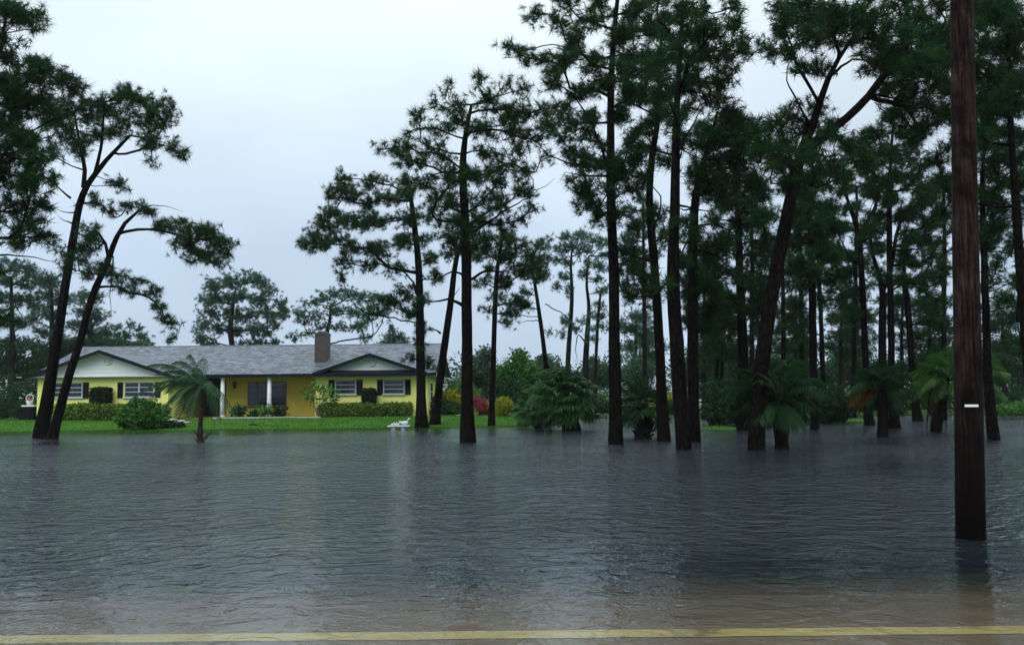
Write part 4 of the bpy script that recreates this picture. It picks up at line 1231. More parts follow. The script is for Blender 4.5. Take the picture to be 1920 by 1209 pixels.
pine('thin pine close right of the upright one, backed by hazy woods',
     [(1546, 770, 11), (1543, 700, 10), (1540, 600, 9), (1537, 520, 8), (1535, 460, 5)],
     [(1545, 450, 18, 10), (1525, 470, 16, 9), (1560, 480, 16, 9), (1540, 500, 18, 9), (1575, 510, 16, 9), (1580, 560, 18, 9), (1560, 540, 16, 9)],
     seed=55, Y=47, depth=1.4, dens=2.0, front=False, bark='bark', tip=0.009)
pine('pine whose trunk splits into a clear letter Y high up, left of the orange-tipped palm',
     [(1630, 797, 20), (1627, 740, 13), (1622, 640, 12.5), (1617, 520, 12), (1612, 440, 11), (1602, 405, 8), (1590, 370, 6), (1582, 335, 4)],
     [(1570, 335, 20, 11), (1590, 330, 20, 11), (1550, 350, 18, 10), (1640, 330, 20, 11), (1660, 345, 20, 11), (1620, 345, 18, 10), (1575, 360, 14, 8), (1670, 370, 18, 10), (1545, 395, 18, 10), (1560, 420, 16, 9), (1590, 480, 20, 11), (1575, 510, 20, 11), (1640, 440, 16, 9), (1650, 470, 18, 10), (1560, 460, 18, 10), (1585, 550, 18, 9), (1600, 580, 16, 9)],
     regions=[(1600, 420, 60, 90, 7)], seed=57, depth=1.5, dens=2.0, zmin_px=560,
     forks=([(1612, 440, 9, 0), (1628, 414, 7.5, .1), (1645, 386, 6.5, .2), (1650, 352, 4, .2)],),
     dead=([(1612, 440, 7, 0), (1580, 420, 6, .2), (1550, 405, 4, .4), (1530, 385, 2, .5)], [(1622, 425, 4, .1), (1630, 395, 3, .2), (1642, 370, 2, .2)]))
pine('double-stemmed pine directly behind the orange-tipped palm, the straighter one',
     [(1678, 802, 24), (1673, 740, 14), (1671, 640, 13), (1669, 540, 12), (1668, 440, 11), (1668, 360, 9), (1670, 280, 6), (1674, 230, 4)],
     [(1665, 280, 24, 13), (1690, 300, 24, 13), (1640, 300, 22, 12), (1710, 275, 22, 12), (1680, 330, 22, 12), (1710, 340, 22, 12), (1650, 400, 18, 10), (1690, 400, 20, 11), (1700, 440, 20, 11), (1650, 430, 16, 9), (1640, 510, 18, 10), (1690, 520, 18, 10), (1630, 360, 18, 10), (1700, 480, 18, 10), (1690, 250, 22, 12), (1725, 310, 20, 11)],
     regions=[(1690, 330, 60, 80, 10)], seed=59, depth=1.6, dens=2.1, zmin_px=600)
pine('crooked pine with forked stem behind the orange-tipped palm',
     [(1657, 795, 18), (1655, 700, 16), (1655, 620, 15), (1654, 550, 13), (1645, 510, 8), (1635, 476, 7), (1628, 430, 4)],
     [(1630, 430, 18, 10), (1610, 450, 18, 10), (1730, 360, 22, 12), (1745, 380, 22, 12), (1715, 385, 20, 11), (1755, 345, 20, 11), (1640, 470, 14, 8), (1740, 420, 20, 11), (1760, 410, 18, 10), (1725, 450, 18, 10), (1755, 455, 18, 10), (1735, 490, 18, 10), (1760, 520, 18, 10), (1730, 540, 16, 9), (1765, 560, 16, 9)],
     regions=[(1740, 440, 40, 100, 8)], seed=61, Y=36.5, depth=1.5, dens=2.1, zmin_px=620,
     forks=([(1655, 548, 9, 0), (1668, 515, 8, .1), (1679, 480, 7.5, .2), (1686, 440, 6.5, .3), (1703, 398, 5.5, .4), (1730, 362, 4, .4)],),
     dead=([(1660, 555, 5, 0), (1700, 525, 4.5, .2), (1745, 520, 4, .3), (1790, 518, 3, .4)], [(1668, 470, 5, 0), (1720, 468, 4.5, -.2), (1790, 470, 4, -.4)]))
pine('pine standing left of the near utility pole with hanging fan of needles',
     [(1722, 789, 20), (1716, 740, 15), (1709, 660, 13.5), (1704, 580, 12), (1699, 530, 10), (1696, 480, 6)],
     [(1695, 470, 18, 10), (1715, 490, 18, 10), (1680, 495, 16, 9), (1725, 515, 16, 9), (1700, 520, 18, 9), (1740, 570, 18, 10), (1755, 590, 20, 12), (1765, 610, 18, 12), (1735, 600, 16, 9), (1685, 560, 14, 8)],
     seed=63, depth=1.4, dens=2.1, zmin_px=640)
pine('pine with flared foot rising just right of the near utility pole',
     [(1863, 824, 24), (1856, 760, 20), (1850, 660, 17), (1846, 560, 15), (1844, 460, 13), (1843, 380, 11), (1845, 300, 8), (1850, 220, 5)],
     [(1850, 220, 28, 15), (1880, 240, 28, 15), (1870, 280, 28, 14), (1840, 265, 26, 14), (1900, 290, 26, 14), (1860, 320, 26, 14), (1895, 340, 26, 14), (1850, 365, 24, 13), (1885, 385, 24, 13), (1910, 400, 22, 12), (1860, 420, 22, 12), (1820, 420, 22, 12), (1905, 450, 20, 11), (1870, 190, 28, 14), (1835, 190, 26, 14), (1910, 200, 26, 14), (1815, 310, 22, 12), (1860, 520, 14, 8), (1870, 480, 18, 10), (1890, 560, 16, 10), (1900, 530, 16, 9)],
     regions=[(1870, 320, 60, 130, 14)], seed=65, depth=1.8, dens=2.2, zmin_px=600,
     dead=([(1846, 540, 6, 0), (1880, 530, 4, .2), (1915, 535, 3, .3)], [(1846, 470, 6, 0), (1870, 462, 4, .2), (1895, 472, 2, .3)]))
pine('near pine at the right picture edge with heavy boughs in the top right corner',
     [(1945, 835, 30), (1935, 740, 26), (1922, 600, 23), (1908, 450, 19), (1898, 330, 15), (1890, 220, 12), (1885, 110, 9), (1882, 10, 5)],
     [(1850, 30, 34, 18), (1890, 25, 34, 18), (1840, 80, 34, 18), (1885, 85, 34, 18), (1915, 60, 30, 16), (1830, 130, 32, 16), (1870, 140, 34, 18), (1910, 140, 30, 16), (1850, 180, 30, 15), (1800, 50, 32, 17), (1790, 100, 32, 16), (1795, 160, 30, 15), (1895, 190, 28, 14), (1780, 210, 28, 14), (1810, 240, 28, 14),
      (1780, 270, 26, 13), (1760, 300, 26, 13), (1775, 340, 24, 12), (1800, 370, 24, 12), (1765, 400, 22, 11), (1910, 250, 26, 13), (1915, 340, 24, 13), (1918, 480, 20, 12), (1905, 590, 18, 11), (1915, 640, 16, 10), (1820, 10, 34, 17), (1880, -10, 36, 18)],
     regions=[(1840, 130, 90, 140, 24)], seed=67, Y=25, depth=2.0, dens=2.4, zmin_px=560)
# filling crowns inside the stand, further back
fill = [(1342, 742, 9, 44, 1348, 560, [(1340, 560), (1365, 575), (1325, 580), (1355, 600), (1380, 600), (1330, 620), (1370, 630), (1345, 640)], 'hazy twin pine left stem between the trio and the next pine'),
        (1352, 742, 8, 46, 1357, 580, [(1360, 560), (1350, 590), (1372, 610), (1385, 650), (1365, 655)], 'hazy twin pine right stem between the trio and the next pine'),
        (1470, 740, 10, 43, 1468, 430, [(1470, 430), (1490, 460), (1455, 470), (1480, 500), (1500, 510), (1465, 530), (1490, 560), (1475, 590), (1510, 600), (1460, 610)], 'dim pine half hidden just right of the massive leaning trunk'),
        (1494, 742, 9, 60, 1492, 590, [(1490, 590), (1505, 610), (1480, 620), (1500, 640), (1515, 655), (1485, 650)], 'pale distant pine in the gap beside the leaning trunk'),
        (1575, 745, 9, 62, 1578, 560, [(1570, 560), (1590, 580), (1560, 590), (1600, 600), (1580, 620), (1605, 640), (1570, 650), (1590, 660)], 'distant pine left of the Y-shaped one, over the round bush'),
        (1600, 745, 8, 66, 1603, 590, [(1600, 590), (1615, 610), (1590, 620), (1610, 640), (1625, 660)], 'distant thin pine beside the Y-shaped one'),
        (1745, 745, 9, 55, 1742, 560, [(1740, 560), (1760, 575), (1725, 585), (1750, 600), (1770, 610), (1730, 630)], 'distant pine left of the pole over the lime palm'),
        (1885, 745, 10, 58, 1880, 590, [(1880, 590), (1900, 600), (1865, 610), (1890, 630), (1910, 640), (1875, 650)], 'distant pine in the gap right of the pole'),
        (1190, 745, 9, 80, 1193, 600, [(1190, 590), (1210, 600), (1175, 610), (1200, 620), (1215, 640), (1180, 650)], 'small far pine in the sky gap right of the first tall trunk'),
        (1213, 745, 7, 84, 1215, 620, [(1215, 615), (1225, 635), (1205, 640), (1218, 660)], 'thin far pine in the sky gap next to the curving trunk'),
        (1320, 742, 9, 52, 1322, 480, [(1320, 470), (1340, 490), (1305, 500), (1335, 520), (1318, 540)], 'dim pine right behind the trio of trunks'),
        (1690, 745, 9, 56, 1692, 560, [(1690, 560), (1705, 580), (1675, 590), (1695, 605), (1710, 630)], 'distant pine between the double-stemmed pine and the next'),
        (1505, 742, 10, 48, 1500, 330, [(1500, 330), (1525, 350), (1480, 360), (1510, 390), (1540, 410), (1485, 420), (1515, 450), (1540, 480), (1490, 490)], 'dim tall pine behind the fork of the massive leaning trunk'),
        (1600, 742, 10, 50, 1606, 350, [(1605, 480), (1625, 500), (1590, 520), (1615, 545), (1640, 530), (1600, 575), (1630, 590), (1655, 560)], 'dim pine right behind the Y-shaped trunk'),
        (1770, 742, 11, 46, 1772, 330, [(1770, 330), (1750, 350), (1790, 360), (1765, 390), (1745, 420), (1785, 430), (1765, 470), (1790, 500), (1750, 510)], 'dim tall pine hidden just left of the utility pole'),
        (1830, 742, 11, 48, 1826, 380, [(1880, 420), (1860, 450), (1895, 470), (1870, 500), (1905, 520), (1880, 550), (1860, 580), (1900, 570)], 'dim pine behind the utility pole with boughs to its right'),
        (1410, 742, 10, 50, 1412, 330, [(1410, 330), (1430, 350), (1395, 365), (1425, 390), (1450, 400), (1400, 415), (1435, 430), (1455, 450)], 'dim tall pine left of the massive leaning trunk'),
        (1210, 742, 9, 52, 1206, 380, [(1205, 370), (1185, 390), (1220, 400), (1195, 420), (1215, 440), (1180, 450), (1200, 470)], 'dim pine between the first tall trunk and the curving one'),
        (1440, 742, 9, 52, 1438, 540, [(1440, 540), (1425, 560), (1450, 580), (1430, 610), (1405, 630), (1445, 640)], 'dim pine behind the foot of the massive leaning trunk')]
for k, (bx_, by_, wd, Y_, tx_, ty_, cs, lb) in enumerate(fill):
    sc_ = 46.0 / Y_
    pine(lb, [(bx_, by_, wd), ((bx_ + tx_) / 2, (by_ + ty_) / 2, wd * .85), (tx_, ty_, wd * .45)],
         [(c[0], c[1], 20, 11) for c in cs], [((bx_ + tx_) / 2, (ty_ + 660) / 2, 34, (680 - ty_) / 2 + 20, 10 if Y_ < 70 else 3)], seed=200 + k, Y=Y_, depth=1.8, dens=2.0, front=False, mat='needle_far' if Y_ > 70 else 'needle', clump_r=(16, 24),
         bark='bark_far' if Y_ > 50 else 'bark', tuft_r=0.25, m=22, w=0.019, tip=0.011, group='dim pines standing deep in the stand')
# --- pines beyond the house and far left
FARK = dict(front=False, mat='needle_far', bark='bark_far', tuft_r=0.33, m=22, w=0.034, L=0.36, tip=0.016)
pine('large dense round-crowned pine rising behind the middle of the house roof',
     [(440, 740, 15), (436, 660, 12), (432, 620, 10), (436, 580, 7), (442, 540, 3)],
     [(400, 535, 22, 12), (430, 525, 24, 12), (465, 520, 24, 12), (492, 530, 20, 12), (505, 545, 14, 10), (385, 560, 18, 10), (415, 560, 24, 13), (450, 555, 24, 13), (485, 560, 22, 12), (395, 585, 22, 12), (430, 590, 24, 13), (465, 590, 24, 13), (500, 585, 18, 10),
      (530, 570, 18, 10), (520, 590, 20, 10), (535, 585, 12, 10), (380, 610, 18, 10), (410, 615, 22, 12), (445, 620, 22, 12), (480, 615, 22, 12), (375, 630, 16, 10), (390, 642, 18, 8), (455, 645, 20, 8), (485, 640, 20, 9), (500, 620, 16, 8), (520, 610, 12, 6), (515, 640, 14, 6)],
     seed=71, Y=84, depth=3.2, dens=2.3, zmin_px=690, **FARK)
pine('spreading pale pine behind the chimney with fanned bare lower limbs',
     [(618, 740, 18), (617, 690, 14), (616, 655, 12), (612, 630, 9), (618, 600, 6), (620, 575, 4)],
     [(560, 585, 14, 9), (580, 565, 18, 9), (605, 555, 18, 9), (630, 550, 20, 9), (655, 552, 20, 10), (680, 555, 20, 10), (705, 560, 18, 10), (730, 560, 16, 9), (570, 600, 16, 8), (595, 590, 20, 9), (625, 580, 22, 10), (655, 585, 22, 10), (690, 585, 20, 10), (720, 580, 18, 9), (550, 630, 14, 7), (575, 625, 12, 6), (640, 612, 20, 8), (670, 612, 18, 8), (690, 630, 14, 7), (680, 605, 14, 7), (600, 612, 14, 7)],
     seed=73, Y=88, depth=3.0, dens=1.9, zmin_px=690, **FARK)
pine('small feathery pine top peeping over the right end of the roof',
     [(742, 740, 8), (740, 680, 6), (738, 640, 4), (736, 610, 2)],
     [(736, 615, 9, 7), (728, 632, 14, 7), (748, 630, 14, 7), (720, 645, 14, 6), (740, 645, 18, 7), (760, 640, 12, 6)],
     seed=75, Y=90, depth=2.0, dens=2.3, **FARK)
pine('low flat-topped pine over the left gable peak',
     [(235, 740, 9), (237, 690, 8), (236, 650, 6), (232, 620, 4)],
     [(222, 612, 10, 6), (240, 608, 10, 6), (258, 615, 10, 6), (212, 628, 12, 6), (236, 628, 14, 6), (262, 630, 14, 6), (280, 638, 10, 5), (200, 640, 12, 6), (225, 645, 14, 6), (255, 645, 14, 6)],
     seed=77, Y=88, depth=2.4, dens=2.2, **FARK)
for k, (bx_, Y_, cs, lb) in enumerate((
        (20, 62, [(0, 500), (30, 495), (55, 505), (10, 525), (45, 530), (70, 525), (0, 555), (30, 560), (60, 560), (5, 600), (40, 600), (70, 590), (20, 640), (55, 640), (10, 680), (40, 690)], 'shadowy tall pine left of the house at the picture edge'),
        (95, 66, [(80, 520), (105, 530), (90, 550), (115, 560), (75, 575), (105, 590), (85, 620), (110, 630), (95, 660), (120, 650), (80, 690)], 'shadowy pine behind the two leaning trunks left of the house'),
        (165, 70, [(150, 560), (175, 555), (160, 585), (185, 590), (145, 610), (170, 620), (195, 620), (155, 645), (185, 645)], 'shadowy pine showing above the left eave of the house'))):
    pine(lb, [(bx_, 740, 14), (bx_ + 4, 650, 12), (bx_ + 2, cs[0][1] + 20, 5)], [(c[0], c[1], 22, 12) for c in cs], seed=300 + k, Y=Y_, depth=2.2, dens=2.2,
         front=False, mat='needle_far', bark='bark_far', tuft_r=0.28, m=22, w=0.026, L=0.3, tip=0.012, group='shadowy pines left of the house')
# ------------------------------------------------------------------ shrubs and broadleaf trees
def leaves(C, N, rng, size, aspect=0.5, flat=0.0):
    """folded diamond leaves at C facing roughly N"""
    n = len(C)
    d = unit(rng.normal(size=(n, 3)) + 0.4 * N + np.array([0, 0, -0.15]))
    nn = unit(N + rng.normal(0, 0.7, (n, 3)))
    sd = unit(np.cross(d, nn))
    up = np.cross(sd, d)
    l = size * rng.uniform(0.6, 1.25, (n, 1))
    w = l * aspect * 0.5
    tip = C + d * l
    mid = C + d * l * 0.45
    V = np.stack([C, mid - sd * w + up * w * 0.3, tip, mid + sd * w + up * w * 0.3], 1).reshape(-1, 3)
    b = (np.arange(n) * 4)[:, None]
    F = np.concatenate([b + np.array([[0, 2, 1]]), b + np.array([[0, 3, 2]])], 0)
    return V, F


def blob_points(rng, c, r, n, shell=0.35, box=False, lump=0.18):
    u = unit(rng.normal(size=(n, 3)))
    if box:     # squarish clipped shape
        k = np.max(np.abs(u), axis=1, keepdims=True)
        u = u / (k ** 0.78)
    # lumpy outline
    f = 1 + lump * (np.sin(u[:, 0] * 5 + c[0] * 3) * np.sin(u[:, 1] * 4 + c[1]) + 0.6 * np.sin(u[:, 2] * 9 + u[:, 0] * 7 + c[0]))
    rr = (1 - shell * rng.random(n) ** 1.5) * f
    p = c + u * rr[:, None] * r
    return p, unit(u / r)


def bush(name, label, cat, blobs, leaf, nleaf, mat, seed, group=None, base=None, stems=4, box=False, shell=0.35, lump=0.18, aspect=0.55, twig=True, extra=None):
    """blobs: list of (centre, half sizes). leaves spread by surface"""
    rng = np.random.default_rng(seed)
    cs = np.array([b[0] for b in blobs]); rs = np.array([b[1] for b in blobs], float)
    area = (rs[:, 0] * rs[:, 2] + rs[:, 0] * rs[:, 1] + rs[:, 1] * rs[:, 2])
    ns = np.maximum(30, (nleaf * area / area.sum()).astype(int))
    PP, NN = [], []
    for c, r, k in zip(cs, rs, ns):
        p, nrm = blob_points(rng, c, r, k, shell, box, lump)
        PP.append(p); NN.append(nrm)
    PP = np.concatenate(PP); NN = np.concatenate(NN)
    gzv = gz(PP[:, 0], PP[:, 1])
    keep = PP[:, 2] > np.maximum(gzv, 0) + 0.01
    PP, NN = PP[keep], NN[keep]
    b = base if base is not None else (cs[:, 0].mean(), cs[:, 1].mean(), float(max(gz(cs[:, 0].mean(), cs[:, 1].mean()), -0.3)))
    root = thing(name, b, label, cat, group)
    V, F = leaves(PP, NN, rng, leaf, aspect)
    link('foliage', mesh_np('foliage', V, F), M[mat], root, 'stuff')
    if twig:
        m = MB()
        for (c, r) in zip(cs, rs):
            for k in range(stems if len(cs) < 4 else 2):
                q = c + rng.normal(0, 0.35, 3) * r
                s0 = np.array([b[0] + rng.normal(0, 0.08), b[1] + rng.normal(0, 0.08), b[2] - 0.05]) if len(cs) < 6 or cat == 'tree' else np.array([c[0] + rng.normal(0, .1), c[1], b[2] - .05])
                mid = s0 * 0.5 + q * 0.5 + rng.normal(0, 0.06, 3) * np.linalg.norm(q - s0)
                L = np.linalg.norm(q - s0)
                m.tube([s0, mid, q], [0.012 + 0.012 * L, 0.009 + 0.008 * L, 0.006], 5)
        m.build('stem', M['stem'], root, True)
    return root


def pxblob(px, py, rx, ry, Y, rdepth=None):
    s = FPX / Y
    p = P(px, py, Y)
    return (p, np.array([rx / s, (rdepth if rdepth else rx / s), ry / s]))


def house_base(px, Y):
    x = XA(px, Y)
    return (x, Y, float(gz(x, Y)))


# hedges: a row of rounded clipped plants
def hedge(label, px0, px1, ytop, ybot, Y, n, seed):
    bl = []
    rng = np.random.default_rng(seed)
    for i in range(n):
        px = px0 + (px1 - px0) * (i + 0.5) / n
        hw = (px1 - px0) / n * 0.62
        t = ytop + rng.uniform(-1.5, 1.5)
        bl.append(pxblob(px, (t + ybot) / 2, hw, (ybot - t) / 2, Y, 0.55))
    return bush('hedge', label, 'hedge', bl, 0.15, 1250 * n, 'hedge', seed, box=True, shell=0.3, lump=0.1, base=(bl[0][0][0], Y, 0.25))


hedge('long clipped green hedge under the left wing windows', 107, 312, 758, 788, 49.6, 8, 401)
hedge('clipped green hedge under the two right windows', 602, 770, 757, 780, 51.6, 7, 402)
bush('clipped_shrub', 'dark clipped shrub standing on the yellow wall between the left wing windows', 'shrub', [pxblob(189, 741, 18, 13.5, 50.1, 0.3), pxblob(190, 762, 6, 14, 50.1, 0.2)], 0.12, 6500, 'trimmed', 403, box=True, lump=0.05, shell=0.2, base=house_base(189, 50.1))
bush('clipped_shrub', 'narrow dark clipped shrub between the right wing windows', 'shrub', [pxblob(692, 743, 12, 14, 52.1, 0.3)], 0.12, 5000, 'trimmed', 404, box=True, lump=0.05, shell=0.2, base=house_base(692, 52.1))
bush('leafy_bush', 'big loose leafy bush at the water edge left of the windblown palm', 'bush',
     [pxblob(252, 775, 24, 19, 42.8, 0.7), pxblob(278, 770, 24, 18, 42.8, 0.7), pxblob(265, 785, 34, 17, 42.6, 0.9), pxblob(290, 786, 20, 16, 42.6, 0.7), pxblob(240, 786, 16, 14, 42.6, 0.7), pxblob(262, 758, 12, 8, 42.8, 0.4)], 0.20, 6500, 'leaf_mid', 405, lump=0.25, shell=0.5)
bush('low_shrub', 'low sprawling shrub on the grass right of the big leafy bush', 'shrub', [pxblob(318, 795, 14, 6, 43.2, 0.4), pxblob(335, 797, 10, 4, 43.2, 0.4)], 0.13, 900, 'leaf_dark', 406, lump=0.25)
for i, (px, py, rx, ry, mt, lb) in enumerate(((448, 771, 13, 9, 'leaf_dark', 'dark broad-leaved bed plant left of the porch window'), (496, 771, 15, 9, 'leaf_bright', 'pale green bed plant at the foot of the second column'),
                                              (524, 772, 13, 8, 'leaf_dark', 'dark bed plant right of the second column'), (475, 777, 7, 5, 'leaf_dark', 'tiny bed plant in the porch bed below the window'))):
    bush('bed_plant', lb, 'plant', [pxblob(px, py, rx, ry, 51.4, 0.35)], 0.26, 260, mt, 410 + i, lump=0.3, shell=0.8, aspect=0.4, group='plants in the porch bed')
# slender-stemmed big-leaved plant at the right end of the porch
rb = house_base(598, 51.2)
root = thing('papaya_plant', rb, 'slender multi-stemmed plant with bright leaves at the right end of the porch', 'plant')
rng = np.random.default_rng(420)
for k, (tx, ty, hl) in enumerate(((577, 738, 10), (590, 722, 9), (600, 730, 9), (611, 727, 9), (622, 735, 9), (606, 748, 8), (582, 745, 8), (627, 748, 8))):
    t = P(tx, ty, 51.2 + rng.uniform(-.3, .3))
    m = MB()
    b0 = np.array([rb[0] + rng.normal(0, .05), rb[1], rb[2] - .03])
    mid = b0 * .5 + t * .5 + np.array([(t[0] - b0[0]) * -0.12, 0, .05])
    m.tube([b0, mid, t], [.03, .024, .015], 6)
    m.build('stem', M['pale_stem'], root, True)
    c = np.repeat(t[None], 42, 0) + rng.normal(0, 0.2, (42, 3)) * np.array([1, 1, .6])
    V, F = leaves(c, unit(c - t + np.array([0, 0, .2])), rng, 0.26, 0.45)
    link('foliage', mesh_np('foliage', V, F), M['leaf_bright'], root, 'stuff')
# right of the house
bush('shrub', 'dark round shrub hugging the right corner of the house', 'shrub', [pxblob(818, 762, 18, 18, 55, 0.9), pxblob(845, 768, 20, 14, 54, 0.9), pxblob(828, 770, 20, 12, 54, .9)], 0.13, 3600, 'leaf_dark', 430)
bush('croton_shrub', 'tall yellow-green shrub beside the right end of the house', 'shrub', [pxblob(842, 742, 16, 14, 56, 0.8), pxblob(856, 752, 14, 14, 56, 0.8), pxblob(828, 748, 12, 12, 56, .7)], 0.15, 2600, 'leaf_yellow', 431, lump=0.3)
bush('red_shrub', 'red-leaved shrub between the central trunk and the slender pine', 'shrub', [pxblob(902, 762, 13, 13, 52, 0.6), pxblob(893, 755, 8, 10, 52, .5), pxblob(912, 770, 10, 8, 52, .5)], 0.16, 1100, 'leaf_red', 432, lump=0.35, shell=0.6)
bush('round_shrub', 'round yellow-green shrub right of the slender pine', 'shrub', [pxblob(944, 760, 17, 16, 50.5, 0.6), pxblob(940, 770, 14, 10, 50.5, .5)], 0.13, 2200, 'leaf_yellow', 433, lump=0.12)
bush('bush', 'lime green bush behind the red-leaved shrub', 'bush', [pxblob(870, 735, 16, 22, 60, 1.2), pxblob(885, 745, 16, 16, 60, 1.2), pxblob(852, 730, 14, 12, 62, 1)], 0.2, 2600, 'leaf_bright', 434, lump=0.3)
bush('bush', 'dark bush at the far left by the white basket planter', 'bush', [pxblob(12, 762, 26, 20, 54, 1), pxblob(-20, 765, 26, 22, 54, 1), pxblob(38, 772, 14, 12, 53, .8)], 0.16, 3800, 'leaf_dark', 435, lump=0.25)
bush('bush', 'dense dark bush standing behind the fan palm and slender pine', 'bush', [pxblob(965, 745, 28, 32, 58, 1.5), pxblob(950, 730, 20, 24, 58, 1.5)], 0.2, 4200, 'leaf_dark', 436, lump=0.3)
bush('bush', 'leafy bush at the water left of the dark palm, with a grassy foot', 'bush', [pxblob(1340, 770, 24, 28, 40, 1.0), pxblob(1365, 745, 30, 32, 41, 1.2), pxblob(1335, 735, 18, 20, 41, 1), pxblob(1385, 775, 22, 24, 41, 1)], 0.17, 7000, 'leaf_dark', 437, lump=0.28)
bush('round_bush', 'dark rounded bush at the water right of the dark palm', 'bush', [pxblob(1558, 755, 32, 30, 43, 1.3), pxblob(1575, 768, 16, 22, 43, 1), pxblob(1540, 770, 18, 20, 43, 1)], 0.17, 6000, 'leaf_dark', 438, lump=0.2)
bush('bush', 'light green low growth on the far bank at the right picture edge', 'bush', [pxblob(1885, 768, 22, 8, 53.5, .8), pxblob(1915, 764, 18, 10, 53.5, .8), pxblob(1860, 770, 12, 6, 53.5, .6), pxblob(1935, 762, 16, 12, 54, .8)], 0.2, 2200, 'leaf_bright', 439, lump=0.35)
bush('bush', 'yellow-green shrub glimpsed between the trio trunks and the booted palm', 'bush', [pxblob(1228, 752, 12, 8, 56, .6), pxblob(1252, 742, 8, 6, 56, .5), pxblob(1225, 770, 10, 7, 56, .5)], 0.18, 700, 'leaf_yellow', 440, lump=0.3)


for k, (px, py, rx, ry, Y, lb) in enumerate((
        (55, 732, 26, 34, 60, 'dark thicket behind the white basket planter left of the house'), (15, 728, 26, 34, 61, 'dark thicket at the far left picture edge beyond the bush'),
        (1120, 758, 18, 16, 58.5, 'low dark thicket between the big fan palm and the first tall trunk'), (1180, 762, 14, 12, 59, 'low dark thicket right of the first tall trunk'),
        (1248, 760, 14, 14, 59, 'low dark thicket behind the trio of trunks'), (1420, 755, 24, 18, 58, 'low dark thicket behind the dark palm'), (1490, 756, 26, 18, 58.5, 'low dark thicket right of the massive leaning trunk'),
        (1620, 752, 24, 14, 60, 'low dark thicket behind the Y-shaped pine'), (1690, 750, 26, 15, 60, 'low dark thicket behind the orange-tipped palm'), (1760, 748, 26, 18, 59, 'low dark thicket behind the lime palm'),
        (1840, 748, 24, 18, 59, 'low dark thicket just right of the utility pole'), (1900, 742, 24, 18, 60, 'low dark thicket behind the light green growth at the right edge'))):
    bush('thicket', lb, 'thicket', [pxblob(px, py, rx, ry, Y, 1.2), pxblob(px - rx * .7, py + 5, rx * .6, ry * .7, Y, 1), pxblob(px + rx * .7, py + 4, rx * .6, ry * .75, Y, 1)], 0.2, 1500, 'leaf_dark', 460 + k, 'low thickets on the far bank', lump=0.3)


def broad_tree(label, px, Y, blobs, nleaf, leaf, mat, seed, group):
    s = FPX / Y
    b = (XA(px, Y), Y, 0.3)
    rng = np.random.default_rng(seed)
    bl = [pxblob(x, y, rx, ry, Y + rng.uniform(-1.5, 1.5), max(rx, ry) / s) for (x, y, rx, ry) in blobs]
    root = bush('broadleaf_tree', label, 'tree', bl, leaf, nleaf, mat, seed, group, base=b, shell=0.6, lump=0.3, twig=False)
    m = MB()
    top = bl[0][0]
    m.tube([(b[0], Y, 0.1), (b[0] + .1, Y, 1.2), tuple(top)], [0.2, 0.15, 0.04], 8)
    for (c, r) in bl[1:]:
        st = np.array([b[0] + .05, Y, rng.uniform(0.9, 1.8)])
        m.tube([st, st * .5 + c * .5 + rng.normal(0, .15, 3), c], [.08, .05, .015], 6)
    m.build('trunk', M['stem'], root, True)


